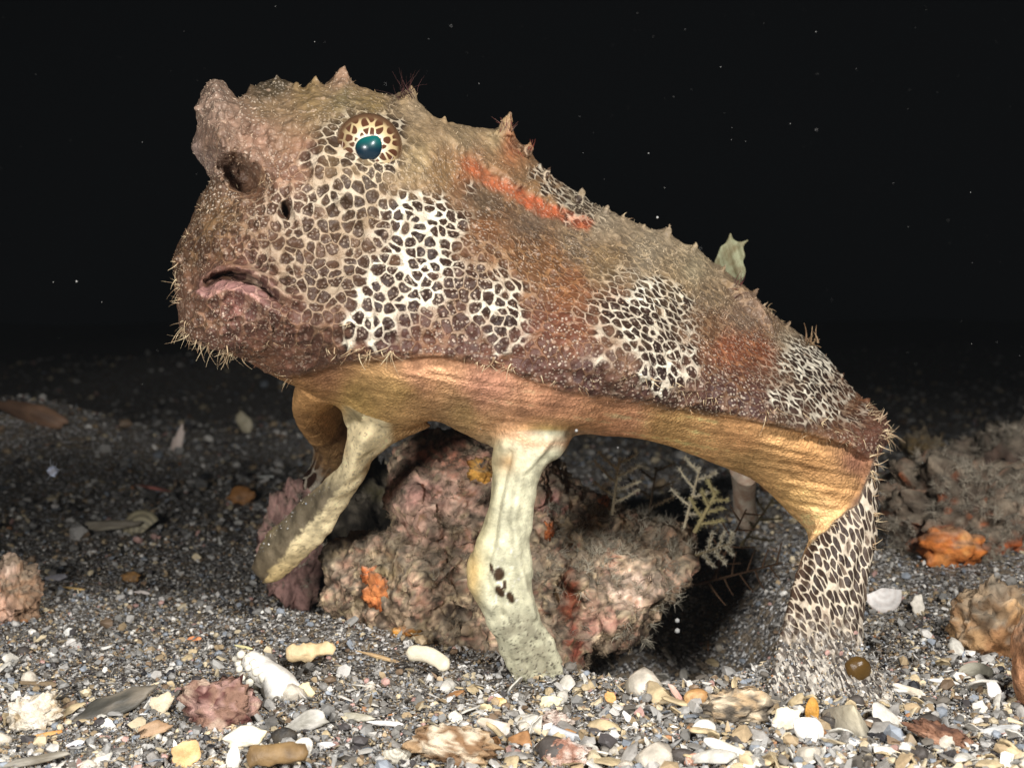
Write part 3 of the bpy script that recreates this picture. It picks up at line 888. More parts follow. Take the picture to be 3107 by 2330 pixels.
# relief
h = t.math('MULTIPLY', t.math('MULTIPLY', t.math('SUBTRACT', 1.0, cell), f_ret), 0.9)
h = t.math('ADD', h, t.math('MULTIPLY', t.math('MULTIPLY', dot, f_dots), 0.7))
h = t.math('ADD', h, t.math('MULTIPLY', t.math('MULTIPLY', bg, f_bel), -0.35))
h = t.math('ADD', h, t.math('MULTIPLY', mott, t.math('MULTIPLY', t.math('SUBTRACT', 1.0, f_fl), 1.1)))
h = t.math('ADD', h, t.math('MULTIPLY', t.math('MULTIPLY', ss, f_si), 1.5))
h = t.math('ADD', h, t.math('MULTIPLY', grain, 0.35))
nb = t.bump(h, 0.75, 0.0007)
t.put(t.b.inputs['Roughness'], t.math('MULTIPLY_ADD', f_bel, 0.35, 0.55))
t.put(t.b.inputs['Specular IOR Level'], t.math('MULTIPLY_ADD', f_bel, -0.3, 0.35))
skin_mat = t.done(c4, nb)

root = bpy.data.objects.new('batfish', None)
scene.collection.objects.link(root)
root.location = (0, 0, 0)
root['label'] = 'brown batfish with white net pattern and tan belly, standing on its fins over the rock'
root['category'] = 'fish'
link('body', fish, skin_mat, root)


def surf(x, y, dmax=0.6, rad=5.0):
    """point and normal of the fish's skin on the line of sight of sheet point (x,y)"""
    m = np.nonzero((np.abs(X - x) < rad) & (np.abs(Y - y) < rad) & (D < dmax))[0]
    if len(m) == 0:
        m = np.argsort((X - x) ** 2 + (Y - y) ** 2)[:12]
    k = m[np.argmin(D[m])]
    return v[k], no[k]


X, Y, D = proj(v)


def ico(sub):
    bm = bmesh.new()
    bmesh.ops.create_icosphere(bm, subdivisions=sub, radius=1.0)
    V = np.array([q.co[:] for q in bm.verts]); F = np.array([[q.index for q in f.verts] for f in bm.faces])
    bm.free()
    return V, F


# --- eye
EYE = lin((232, 220, 190))
p_e, n_e = surf(797, 322, .40)
eye_r = 0.0098
eye_c = PD(795, 321, float(proj(p_e[None])[2][0]) + eye_r - 0.0052)
gaze = CAM - eye_c; gaze /= np.linalg.norm(gaze)
ex = np.cross(UP, gaze); ex /= np.linalg.norm(ex)
ey = np.cross(gaze, ex)
Ve, Fe = ico(5)
eme = raw_mesh('eye', eye_c + eye_r * (Ve[:, :1] * ex + Ve[:, 1:2] * ey + Ve[:, 2:] * gaze), [Fe])
ang = np.arctan2(Ve[:, 1], Ve[:, 0]); rad = np.hypot(Ve[:, 0], Ve[:, 1])
add_vec(eme, 'polar', np.stack([np.cos(ang) * (rad + .25), np.sin(ang) * (rad + .25), 0 * rad], -1))
add_float(eme, 'rad', rad)
add_float(eme, 'low', sstep(0.1, -0.5, Ve[:, 0] * 0.8 + Ve[:, 1] * 0.5))
t = NT('eye_iris', 0.25, 0.5)
pol = t.attr('polar', 'Vector')
e_ = t.vor(pol, 3.4, 'DISTANCE_TO_EDGE', rnd=.9, dim='2D'); f_ = t.vor(pol, 3.4, 'F1', rnd=.9, dim='2D')
spot = t.smooth(t.math('MINIMUM', t.math('SUBTRACT', e_, 0.09), t.math('SUBTRACT', 0.52, f_)), -0.04, 0.07)
spot = t.math('MULTIPLY', spot, t.smooth(t.attr('rad'), 0.33, 0.42))
ic = t.mix(spot, t.mix(t.smooth(t.attr('rad'), 0.3, 0.7), rgb(236, 226, 202), rgb(190, 168, 126)), rgb(84, 52, 36))
ic = t.mix(t.math('MULTIPLY', t.attr('low'), 0.45), ic, rgb(96, 70, 54))
ic = t.mix(t.smooth(t.attr('rad'), 0.76, 0.90), ic, rgb(108, 80, 58))
iris_mat = t.done(ic, t.bump(spot, 0.2, 0.0003))
t.b.inputs['Coat Weight'].default_value = 0.6
t.b.inputs['Coat Roughness'].default_value = 0.08
eye = link('eye', eme, iris_mat, root)
# pupil: a drop-shaped lens bulging a little from the eyeball
pu = smooth_poly([(765, 322), (769, 307), (781, 297), (799, 292), (816, 292), (825, 303), (827, 320), (821, 337), (808, 348), (790, 350), (774, 341)], 4)
pc0 = pu.mean(0)
rings = []
NR = 8
for k in range(NR + 1):
    f = k / NR
    q = pc0 + (pu - pc0) * (f if k else 0.001)
    q3 = PD(q[:, 0], q[:, 1], np.full(len(q), .34))
    dirn = q3 - CAM; dirn /= np.linalg.norm(dirn, axis=1)[:, None]
    oc = CAM - eye_c
    b_ = dirn @ oc; cc_ = oc @ oc - (eye_r + 0.00012) ** 2
    tt = -b_ - np.sqrt(np.maximum(b_ * b_ - cc_, 0))
    s3 = CAM + dirn * tt[:, None]
    s3 = s3 + (s3 - eye_c) / eye_r * (0.0009 * (1 - f ** 2) - 0.0004 * (f >= 1))
    rings.append(s3)
npu = len(pu)
Vp = np.concatenate(rings)
r_ = np.arange(NR)[:, None] * npu; k = np.arange(npu)[None]; k2 = (k + 1) % npu
Qp = np.stack([r_ + k, r_ + npu + k, r_ + npu + k2, r_ + k2], -1).reshape(-1, 4)
t = NT('pupil', 0.3, 0.4)
lw = t.n('ShaderNodeLayerWeight', {'Blend': 0.35}).outputs['Facing']
pco_ = t.n('ShaderNodeTexCoord').outputs['Generated']
sepx = t.n('ShaderNodeSeparateXYZ', {0: pco_})
gm = t.smooth(sepx.outputs['Z'], 0.35, 1.0)  # teal glow of the lens painted into its colour, brighter toward the top
pup_mat = t.done(t.mix(gm, rgb(10, 34, 48), rgb(14, 92, 88)))
t.b.inputs['Coat Weight'].default_value = 0.25
t.b.inputs['Coat Roughness'].default_value = 0.16
link('pupil', raw_mesh('pupil', Vp, [Qp]), pup_mat, eye)
# clear rim of the cornea, seen as a pale arc low on the eye
a_ = np.linspace(math.radians(165), math.radians(345), 40)
arc = eye_c + eye_r * 1.012 * (0.72 * np.cos(a_)[:, None] * ex + 0.72 * np.sin(a_)[:, None] * ey + 0.70 * gaze)
link('cornea_rim', raw_mesh('cornea_rim', *tubes([arc], [0.00028 * np.sin(np.linspace(0.1, 3.04, 40)) + 5e-5], 8)),
     simple_mat('cornea', (150, 128, 110), (176, 158, 140), rough=0.2), eye)
# small lid tubercles round the lower eye
# --- dorsal and anal fins
df_poly = smooth_poly([(1536, 600), (1541, 572), (1549, 553), (1556, 534), (1568, 524), (1578, 503), (1584, 516), (1598, 523), (1617, 518), (1606, 534), (1610, 552), (1605, 566), (1611, 588), (1600, 618), (1590, 660), (1540, 640)], 3)
vv, ff = shell_from_outline(df_poly, lambda x, y: 0.470 + 0.0025 * np.sin((x - 1540) / 26) + 0.0004 * np.sin((x - 0.25 * y) / 3.4) + 0.00003 * (y - 560), 0.0016, 12, 6, 0.0006, 2.5)
link('dorsal_fin', raw_mesh('dorsal_fin', vv, ff), simple_mat('fin_membrane', (150, 152, 122), (118, 108, 80), 220.0, 0.6, 0.5), root)
vv, ff = limb([(1606, 1010, 30, .480, .008), (1607, 1050, 24, .492, .006), (1608, 1090, 24, .500, .005), (1615, 1125, 23, .505, .004), (1618, 1145, 10, .507, .002)])
link('anal_fin', raw_mesh('anal_fin', vv, ff), simple_mat('anal_fin_skin', (238, 226, 206), (206, 172, 146), 160.0, 0.55, 0.3), root)


# --- skin filaments (cirri)
def ribbons(p0, d0, length, r0, m=4, curl=0.5, nseg=3, droop=0.0):
    """N tapered filaments at once"""
    N = len(p0)
    tt = np.linspace(0, 1, m)
    side = rng.normal(size=(N, 3)); side -= (side * d0).sum(1)[:, None] * d0
    side /= np.linalg.norm(side, axis=1)[:, None]
    c = p0[:, None] + d0[:, None] * (tt[None, :, None] * length[:, None, None]) + side[:, None] * ((tt ** 2)[None, :, None] * (curl * length)[:, None, None])
    c[..., 2] -= droop * (tt ** 2)[None] * length[:, None]
    b2 = np.cross(d0, side)
    rr = r0[:, None] * (1 - 0.75 * tt)[None]
    a = np.linspace(0, 2 * math.pi, nseg, endpoint=False)
    V = c[:, :, None] + rr[:, :, None, None] * (np.cos(a)[None, None, :, None] * side[:, None, None] + np.sin(a)[None, None, :, None] * b2[:, None, None])
    V = V.reshape(-1, 3)
    base = (np.arange(N) * m * nseg)[:, None, None]
    r = (np.arange(m - 1) * nseg)[None, :, None]; k = np.arange(nseg)[None, None]; k2 = (k + 1) % nseg
    Q = np.stack([base + r + k, base + r + k2, base + r + nseg + k2, base + r + nseg + k], -1).reshape(-1, 4)
    return V, Q


FIL = [([(378, 560), (382, 640), (386, 700)], 34, 24, (-1, -0.1)), ([(386, 690), (400, 735), (450, 752), (530, 780)], 70, 26, (-0.6, 0.6)), ([(480, 765), (520, 778)], 14, 22, (-0.2, 0.9)),
       ([(560, 740), (720, 760)], 22, 16, (-0.3, 0.9)), ([(752, 752), (800, 770), (850, 762)], 46, 30, (-0.5, 0.85)), ([(850, 770), (1060, 790)], 16, 12, (-0.2, 0.9)), ([(1055, 765), (1085, 795), (1120, 790)], 26, 24, (-0.2, 0.9)),
       ([(1180, 815), (1340, 850)], 18, 14, (0, 1)), ([(1340, 800), (1500, 850)], 22, 22, (-0.2, 0.8)), ([(1500, 850), (1650, 890)], 18, 16, (0, 1)), ([(1640, 880), (1720, 880), (1780, 910), (1870, 940)], 90, 30, (-0.2, 0.8)),
       ([(1860, 870), (1905, 895), (1920, 940), (1905, 965)], 70, 28, (0.9, 0.0)), ([(1900, 960), (1880, 1010), (1870, 1050)], 46, 26, (0.9, 0.5)), ([(1880, 1050), (1895, 1120), (1890, 1180)], 22, 24, (0.9, 0.35)),
       ([(1640, 650), (1700, 705)], 10, 14, (0.5, -0.8)), ([(620, 825), (640, 860)], 10, 18, (-1, 0.1)), ([(430, 440), (390, 530)], 26, 12, (-1, -0.2)), ([(1180, 380), (1440, 500)], 20, 10, (0.4, -0.9)), ([(700, 720), (760, 690)], 14, 14, (-0.4, 0.8)),
       ([(1745, 1165), (1850, 1090), (1880, 1010)], 40, 12, (-0.3, -0.2)), ([(880, 480), (920, 360)], 8, 10, (-.5, -.5)), ([(500, 400), (560, 430)], 16, 16, (0.6, 0.5)), ([(540, 385), (600, 380)], 10, 14, (0.3, 0.7))]
P0, D0, LN = [], [], []
for line, n, ln, (dx, dy) in FIL:
    line = np.array(line, float)
    hubs = [random.random() * (len(line) - 1) for _ in range(max(2, n // 5))]
    for _ in range(n):
        tt = min(max(random.choice(hubs) + random.gauss(0, 0.035), 0), len(line) - 1.001); i = min(int(tt), len(line) - 2); q = line[i] + (line[i + 1] - line[i]) * (tt - i)
        p, nn = surf(q[0] + random.gauss(0, 5), q[1] + random.gauss(0, 5), .42)
        d_ = dx * RT - dy * UP
        d_ = d_ / np.linalg.norm(d_) + 0.5 * nn + 0.6 * rng.normal(size=3)
        d_ /= np.linalg.norm(d_)
        P0.append(p - nn * 0.0004); D0.append(d_); LN.append(ln * random.uniform(0.2, 1.0) ** 1.2 * 1.2 * KD / FP * 0.36)
P0, D0, LN = np.array(P0), np.array(D0), np.array(LN)
V1, Q1 = ribbons(P0, D0, LN, np.full(len(P0), 0.00022) * (0.4 + 1.2 * rng.random(len(P0)) ** 2), 7, 0.95, 4, 0.2)
link('skin_filaments', raw_mesh('skin_filaments', V1, [Q1]), simple_mat('filament', (214, 196, 160), (150, 118, 90), 500.0, 0.5, 0.1), root, kind='stuff')


wgt_ = (1 - m_belly) * (1 - np.clip(m_leg1 + m_leg2, 0, 1)) * (1 - 0.9 * m_pect) * (1 - 0.9 * m_farp) * (D < .45) * (0.35 + gs(X, Y, 450, 500, 150, 330) + 0.8 * gs(X, Y, 1500, 850, 500, 70, .2) + 0.6 * gs(X, Y, 1500, 600, 300, 90, .5))
wgt_ *= (np.hypot(X - 797, Y - 320) > 100) * (1 - 0.9 * np.exp(-(seg_dist(MOUTH[:6], X, Y)[0] / 34) ** 4)) * ((CAM - v) * no).sum(1).clip(-0.02, 1).__gt__(-0.01)
wgt_ *= (1 - 0.8 * white)
wgt_ *= np.clip(fbm(np.stack([X / 24, Y / 24, 0 * X], -1), 2, 91) + 0.6, 0, 2)
pi_ = rng.choice(len(v), 7000, p=wgt_ / wgt_.sum())
d0_ = no[pi_] + 0.5 * rng.normal(size=(len(pi_), 3)); d0_ /= np.linalg.norm(d0_, axis=1)[:, None]
V1, Q1 = ribbons(v[pi_] - no[pi_] * 0.0002, d0_, np.exp(rng.normal(math.log(.00042), .45, len(pi_))), rng.uniform(.00012, .0003, len(pi_)), 3, 0.4, 4)
pm_ = raw_mesh('skin_papillae', V1, [Q1])
pcol = col[pi_] * 1.1 + 0.35 * (lin((226, 206, 176)) - col[pi_]) * (rng.random((len(pi_), 1)) ** 1.5 * 1.6)
add_color(pm_, 'tint', np.repeat(np.clip(pcol, .01, .9), 12, 0))
link('skin_papillae', pm_, attr_mat('papillae', 0.6, 0.1, 300.0, 0.1, 0.0002), root, kind='stuff')


def tuft(x, y, n, ln, dx, dy, dmax, c, c2, name, r=0.0003, spread=0.35, curl=0.4):
    p, nn = surf(x, y, dmax)
    p0 = p - nn * 0.001 + rng.normal(size=(n, 3)) * 0.0012
    d_ = dx * RT - dy * UP + spread * rng.normal(size=(n, 3)); d_ /= np.linalg.norm(d_, axis=1)[:, None]
    L = ln * KD / FP * 0.4 * rng.uniform(0.4, 1.0, n)
    V, Q = ribbons(p0, d_, L, np.full(n, r), 6, curl, 4)
    link(name, raw_mesh(name, V, [Q]), simple_mat(name + '_hair', c, c2, 400.0, 0.6, 0.1), root, kind='stuff')


tuft(1098, 282, 16, 42, 0.0, -1, .45, (120, 60, 48), (80, 66, 60), 'algae_tuft', 0.00022)
tuft(1140, 322, 10, 24, 0.1, -1, .45, (130, 58, 44), (96, 50, 40), 'algae_tuft', 0.0002)
tuft(878, 200, 26, 60, -0.3, -1, .42, (70, 36, 34), (52, 34, 32), 'algae_tuft', 0.00012, 0.45, 0.6)
tuft(1762, 745, 9, 46, 0.35, -0.9, .46, (146, 122, 92), (100, 76, 56), 'skin_flap', 0.0005, 0.35, 0.5)
tuft(1585, 620, 12, 40, 0.2, -0.8, .47, (96, 44, 42), (60, 36, 36), 'algae_tuft', 0.0002, 0.5, 0.5)
tuft(1900, 905, 10, 40, 0.9, -0.35, .42, (190, 170, 140), (130, 104, 84), 'skin_flap', 0.0004, 0.35, 0.4)
tuft(1650, 668, 8, 22, 0.6, -0.7, .46, (150, 130, 100), (100, 80, 60), 'skin_flap', 0.0003, 0.4, 0.4)

# ------------------------------------------------------------------ grains and shells
GV1, GF1 = ico(1)
GV2, GF2 = ico(2)


def hull(n, seed, flat=(1, 1, 1)):
    r = np.random.default_rng(seed)
    p = r.normal(size=(n, 3)); p /= np.linalg.norm(p, axis=1)[:, None]
    p *= r.uniform(0.75, 1.0, (n, 1))
    bm = bmesh.new()
    for q in p * np.array(flat):
        bm.verts.new(q)
    res = bmesh.ops.convex_hull(bm, input=bm.verts)
    for g in [g for g in bm.verts if not g.link_faces]:
        bm.verts.remove(g)
    bmesh.ops.triangulate(bm, faces=bm.faces)
    bm.verts.index_update()
    V = np.array([q.co[:] for q in bm.verts]); F = np.array([[q.index for q in f.verts] for f in bm.faces])
    bm.free()
    return V, F


GRAINS = []  # flat flakes, blocky bits, splinters, rounded grains
for s_ in range(10):
    GRAINS.append(hull(11, 100 + s_, (1, random.uniform(.45, .95), random.uniform(.10, .28))))
for s_ in range(4):
    GRAINS.append(hull(14, 200 + s_, (1, random.uniform(.6, .95), random.uniform(.5, .8))))
for s_ in range(4):
    GRAINS.append(hull(11, 300 + s_, (1, random.uniform(.25, .4), random.uniform(.2, .35))))
for s_ in range(5):
    GRAINS.append((GV1 * np.array([1, .8, .6]) * (1 + 0.16 * vnoise(GV1 * 1.7 + s_ * 9, 3))[:, None], GF1))
PALETTE = np.array([(134, 131, 126), (164, 162, 158), (212, 208, 202), (232, 228, 220), (214, 198, 166), (178, 156, 124), (140, 118, 96), (78, 74, 74), (52, 52, 56), (150, 157, 166), (180, 130, 90), (194, 156, 146), (112, 106, 98)])
PW = np.array([.20, .17, .12, .06, .08, .08, .06, .07, .02, .07, .006, .02, .11]); PW = PW / PW.sum()


def rand_rot(n, tilt=0.5):
    """mostly flat-lying orientations"""
    z = np.array([0, 0, 1.0]) + rng.normal(size=(n, 3)) * tilt
    z /= np.linalg.norm(z, axis=1)[:, None]
    a = rng.normal(size=(n, 3)); a -= (a * z).sum(1)[:, None] * z; a /= np.linalg.norm(a, axis=1)[:, None]
    return np.stack([a, np.cross(z, a), z], 2)


def scatter(pos, size, tilt, name, mat, smooth=False, pal=PALETTE, pw=PW, kinds=None, **props):
    N = len(pos)
    kind = rng.integers(0, len(GRAINS), N) if kinds is None else rng.choice(kinds, N)
    R = rand_rot(N, tilt)
    colr = lin(pal[rng.choice(len(pal), N, p=pw)]) * rng.uniform(0.6, 1.15, (N, 1))
    V, F, C, off = [], [], [], 0
    for k, (gv, gf) in enumerate(GRAINS):
        m = np.nonzero(kind == k)[0]
        if not len(m):
            continue
        vv = np.einsum('nij,vj->nvi', R[m], gv) * size[m, None, None] + pos[m, None]
        V.append(vv.reshape(-1, 3))
        F.append((gf[None] + (np.arange(len(m)) * len(gv))[:, None, None] + off).reshape(-1, 3))
        C.append(np.repeat(colr[m], len(gv), 0)); off += len(m) * len(gv)
    me = raw_mesh(name, np.concatenate(V), F, smooth)
    add_color(me, 'tint', np.concatenate(C))
    return link(name, me, mat, **props)


grain_mat = attr_mat('grit', 0.5, 0.35, 900.0, 0.4, 0.0003)
shell_mat = attr_mat('shell', 0.5, 0.5, 4.5, 0.6, 0.0009, 0.3)
crust_mat = attr_mat('crust', 0.75, 0.5, 500.0, 0.9, 0.0012, 0.2)
rubble_mat = attr_mat('rubble', 0.75, 0.6, 9.0, 1.0, 0.0012, 0.2)


def frustum_points(n, dlo, dhi, power, margin=1.25):
    u = rng.random(n)
    k = 1 - power
    d = (dlo ** k + u * (dhi ** k - dlo ** k)) ** (1 / k)
    x = rng.uniform(-margin, margin, n) * d * CX / FP
    y = d - 0.38
    return x, y, d


x, y, d = frustum_points(74000, 0.27, 0.62, 2.0)
size = np.exp(rng.normal(math.log(0.00062), 0.52, len(x))) * (0.75 + 0.25 * d / 0.4)
size = np.clip(size, 0.0002, 0.0030)
# coarser towards the front right, as in the hollow's lip
size *= 1 + 0.35 * sstep(-0.02, 0.10, x) * sstep(0.04, -0.04, y)
pos = np.stack([x, y, G(x, y) + size * rng.uniform(-0.2, 0.9, len(x))], 1)
scatter(pos, size, 0.45, 'gravel', grain_mat, kind='stuff', label='fine grey and cream shell grit covering the seabed', category='gravel')
x, y, d = frustum_points(30000, 0.62, 3.2, 2.0)
size = np.clip(np.exp(rng.normal(math.log(0.0012), 0.5, len(x))) * (d / 0.6) ** 0.8, 0.0005, 0.008)
pos = np.stack([x, y, G(x, y) + size * rng.uniform(-0.2, 0.7, len(x))], 1)
scatter(pos, size, 0.4, 'gravel', grain_mat, pal=PALETTE * 0.86, kind='stuff', label='coarse dim shell grit farther out on the seabed', category='gravel')  # palette darkened to imitate light fading with distance

# the finest sand, sifted over everything near
x, y, d = frustum_points(52000, 0.27, 0.55, 2.2, 1.15)
size = np.clip(np.exp(rng.normal(math.log(0.00026), 0.35, len(x))), 0.00012, 0.0006)
hx, hy = rng.normal(0.092, 0.016, 6000), rng.normal(-0.028, 0.010, 6000)
x = np.concatenate([x, hx]); y = np.concatenate([y, hy])
size = np.concatenate([size, np.clip(np.exp(rng.normal(math.log(0.0004), 0.35, 6000)), 0.0002, 0.0009)])
pos = np.stack([x, y, G(x, y) + rng.uniform(0.0002, 0.0011, len(x))], 1)
scatter(pos, size, 1.0, 'sand', grain_mat, pal=PALETTE[[0, 1, 5, 12, 2]], pw=np.array([.3, .25, .15, .2, .1]), kinds=[10, 11, 12, 13], kind='stuff', label='fine grey sand sifted between the shell bits', category='sand')
# broken shell bits, coarser than the grit, thick on the near bank
x, y, d = frustum_points(6500, 0.275, 0.47, 2.0)
u_ = rng.random(len(x)) < (0.25 + 0.75 * sstep(0.06, -0.03, y)) * (0.35 + 0.65 * sstep(-.10, .05, x))
x, y, d = x[u_], y[u_], d[u_]
size = np.clip(np.exp(rng.normal(math.log(0.0019), 0.33, len(x))), 0.0011, 0.0038)
pos = np.stack([x, y, G(x, y) + size * rng.uniform(0.0, 0.45, len(x))], 1)
scatter(pos, size, 0.55, 'shell_grit', grain_mat, pal=PALETTE[[1, 2, 3, 4, 5, 9, 0, 11, 6]], pw=np.array([.16, .2, .16, .16, .1, .06, .1, .02, .04]), kinds=list(range(10)) + [14, 15, 16, 17], kind='stuff', label='broken pale shell bits strewn thickly over the near bank', category='gravel')

# silt grains clinging to the rear foot
m = np.nonzero((silt_p > 0.6) & (D < .40))[0]
m = m[rng.choice(len(m), min(2600, len(m)), replace=False)]
sz = np.clip(np.exp(rng.normal(math.log(0.00035), 0.4, len(m))), 0.00015, 0.0011)
o = scatter(v[m] + no[m] * (sz * 0.2)[:, None], sz, 2.0, 'silt_grains', grain_mat, kind='stuff')
o.parent = root
m = np.nonzero(((m_leg2 > 0.6) & (Y > 1440)) | ((m_leg1 > 0.7) & (Y > 1040) & (no @ UP > 0.15)))[0]
m = m[rng.choice(len(m), min(500, len(m)), replace=False)]
sz = np.clip(np.exp(rng.normal(math.log(0.00022), 0.5, len(m))), 0.0001, 0.0008)
o = scatter(v[m] + no[m] * (sz * 0.2)[:, None], sz, 2.0, 'silt_grains', grain_mat, kind='stuff')
o.parent = root


# ------------------------------------------------------------------ rocks
def tint_rock(me, base, accents, seed, sc=60):
    vv = get_co(me); nn = get_no(me)
    c = np.tile(lin(base[0]), (len(vv), 1))
    for k, b in enumerate(base[1:]):
        m = sstep(-0.1, 0.5, fbm(vv * sc * (1 + 0.4 * k), 5, seed + 7 * k, 0.75))[:, None]
        c = c * (1 - m) + lin(b) * m
    x, y, d = proj(vv)
    for (cx, cy, rx, ry, colr) in accents:
        m = sstep(0.15, 0.85, gs(x, y, cx, cy, rx, ry) + 0.45 * fbm(vv * 260, 4, seed + 3, .65))[:, None]
        c = c * (1 - m) + lin(colr) * m
    sl_ = sstep(0.1, 0.8, nn[:, 2] + 0.5 * fbm(vv * 150, 3, seed + 11))[:, None] * 0.6
    c = c * (1 - sl_) + lin((138, 128, 112)) * sl_
    g = 1 + 0.55 * fbm(vv * 420, 4, seed + 5, .7)[:, None]
    add_color(me, 'tint', np.clip(c * g, 0.003, 0.9))


def turf(me, n, lo, hi, name, parent, c, c2, r=0.00016, mask=None, seed=1, up=0.3, curl=0.6):
    vv = get_co(me); nn = get_no(me)
    w = np.clip(fbm(vv * 90, 3, seed) + 0.25, 0, None) if mask is None else mask(vv, nn)
    x, y, d = proj(vv)
    w = w * (((CAM - vv) * nn).sum(1) > -0.01)
    nh = max(n // 14, 1)
    hub = rng.choice(len(vv), nh, p=w / w.sum())
    hl = rng.uniform(0.35, 1.0, nh) ** 1.6
    pick = rng.integers(0, nh, n)
    idx = hub[pick]
    d0 = 0.8 * nn[idx] + up * np.array([0, 0, 1.0]) + 0.75 * rng.normal(size=(n, 3)); d0 /= np.linalg.norm(d0, axis=1)[:, None]
    L = (lo + (hi - lo) * hl[pick]) * rng.uniform(0.5, 1.0, n)
    V, Q = ribbons(vv[idx] + rng.normal(size=(n, 3)) * 0.0005, d0, L, np.full(n, r) * rng.uniform(0.5, 1.3, n), 4, curl, 3)
    m2 = raw_mesh(name, V, [Q])
    cc = lin(c) + (lin(c2) - lin(c)) * np.clip(rng.random((nh, 1))[pick] * 0.8 + 0.25 * rng.random((n, 1)), 0, 1) ** 1.3
    add_color(m2, 'tint', np.repeat(cc, 12, 0))
    return link(name, m2, turf_mat, parent, kind='stuff')


turf_mat = attr_mat('turf', 0.8, 0.15, 300.0, 0.1, 0.0002, 0.1)
ROCK = [(838, 1010), (850, 975), (880, 950), (930, 935), (985, 930), (1040, 945), (1110, 965), (1190, 985), (1225, 1000), (1250, 1045), (1300, 1085), (1350, 1098), (1400, 1115), (1450, 1128), (1490, 1148), (1512, 1180),
        (1510, 1220), (1482, 1258), (1452, 1290), (1424, 1330), (1380, 1375), (1330, 1398), (1290, 1410), (1256, 1440), (1236, 1486), (1150, 1500), (1070, 1456), (1000, 1440), (940, 1420), (860, 1398), (790, 1372), (722, 1336), (692, 1300),
        (702, 1240), (692, 1200), (722, 1168), (780, 1150), (838, 1150), (850, 1120), (836, 1080)]
rk = tps([(850, 1000, .452), (950, 950, .448), (1000, 1050, .426), (900, 1100, .430), (1180, 1050, .440), (1300, 1130, .440), (1450, 1170, .446), (1400, 1250, .424), (1250, 1250, .418), (1100, 1300, .412), (900, 1250, .418),
          (750, 1200, .440), (720, 1290, .436), (850, 1360, .418), (1000, 1400, .406), (1150, 1460, .396), (1300, 1380, .414), (1400, 1340, .424), (1050, 1190, .428)])


def rock_near(x, y):
    d = rk(x, y)
    q = np.stack([x / 90, y / 90, 0 * x], -1)
    d = d + 0.0045 * fbm(q, 5, 81, 0.6)
    d = d + 0.006 * np.exp(-(seg_dist([(850, 1150), (940, 1180), (1060, 1175)], x, y)[0] / 22) ** 2)
    d = d + 0.004 * np.exp(-(seg_dist([(1180, 1060), (1230, 1200), (1180, 1330)], x, y)[0] / 18) ** 2)
    return d


vv, ff = shell_from_outline(smooth_poly(ROCK, 3), rock_near, 0.055, 150, 40, 0.014, 4.0)
rme = voxel([(vv, ff)], 0.001, 'stone')
q = get_co(rme); nn = get_no(rme)
q = q + nn * (0.0026 * fbm(q * 90, 4, 83, 0.6) + 0.0012 * fbm(q * 330, 3, 84) - 0.0010 * np.abs(fbm(q * 520, 2, 85)))[:, None]
set_co(rme, q)
tint_rock(rme, [(178, 154, 128), (196, 160, 136), (128, 110, 90), (186, 166, 134), (84, 70, 58)],
          [(930, 1070, 120, 110, (214, 176, 156)), (950, 980, 90, 50, (206, 140, 114)), (900, 1060, 50, 40, (220, 168, 154)), (1370, 1270, 55, 45, (226, 196, 176)), (1440, 1180, 50, 40, (190, 150, 120)), (1190, 1090, 30, 35, (196, 140, 132)), (1290, 1350, 60, 40, (176, 132, 116)),
           (1230, 1280, 25, 70, (124, 66, 46)), (1240, 1390, 20, 50, (140, 76, 60)), (820, 1230, 40, 30, (150, 132, 100))], 91, 110)
rock = bpy.data.objects.new('encrusted_rock', None); scene.collection.objects.link(rock)
rock['label'] = 'large pinkish brown encrusted rock under the batfish belly'
rock['category'] = 'rock'
link('stone', rme, crust_mat, rock)


def lump_mesh(name, cen, rad, seed, amp=0.35, fr=1.6, sub=4, tint=None, acc=(), fine=0.08):
    V, F = ico(sub)
    k = 1 + amp * fbm(V * fr + seed * 3.7, 4, seed, 0.55) + fine * fbm(V * fr * 6 + seed, 3, seed + 5)
    W = V * k[:, None]
    me = raw_mesh(name, np.asarray(cen) + W * np.asarray(rad), [F])
    if tint is not None:
        tint_rock(me, tint, acc, seed, 0.35 / max(rad))
    return me


def at(x, y, d):
    return PD(x, y, d)


def stuck(me_co, x, y):
    xx, yy, dd = proj(me_co)
    m = np.nonzero((np.abs(xx - x) < 8) & (np.abs(yy - y) < 8))[0]
    return me_co[m[np.argmin(dd[m])]]


rco = get_co(rme)
sponge = [[(182, 104, 58), (198, 124, 74), (150, 82, 48)], [(176, 124, 52), (150, 96, 44), (196, 146, 72)]]
for (x, y, rx, rz, k, lab) in [(812, 1282, .0042, .0055, 0, 'orange sponge patch'), (790, 1245, .003, .0026, 0, 'orange sponge patch'), (1036, 1024, .0052, .004, 1, 'yellow sponge patch'), (870, 1370, .004, .0022, 1, 'yellow sponge patch'),
                               (1310, 1078, .0022, .0024, 0, 'small orange sponge'), (1190, 1140, .002, .003, 0, 'small orange sponge')]:
    c = stuck(rco, x, y)
    link('sponge', lump_mesh('sponge', c + FW * 0.0012, (rx, .0024, rz), int(x) % 50, 0.45, 2.2, 4, sponge[k], (), 0.2), crust_mat, rock, label=lab)
turf(rme, 11000, 0.0006, 0.0022, 'algae_turf', rock, (112, 98, 82), (190, 170, 144), 0.00011, seed=5)


def right_mask(vv, nn):
    x, y, d = proj(vv)
    return np.clip(gs(x, y, 1300, 1140, 170, 120) + 0.6 * gs(x, y, 1420, 1300, 130, 120), 0, 1) * (fbm(vv * 60, 2, 6) > -0.2)


turf(rme, 3400, 0.0015, 0.005, 'algae_turf', rock, (132, 126, 112), (206, 196, 176), 0.00014, right_mask, 7, 0.5)

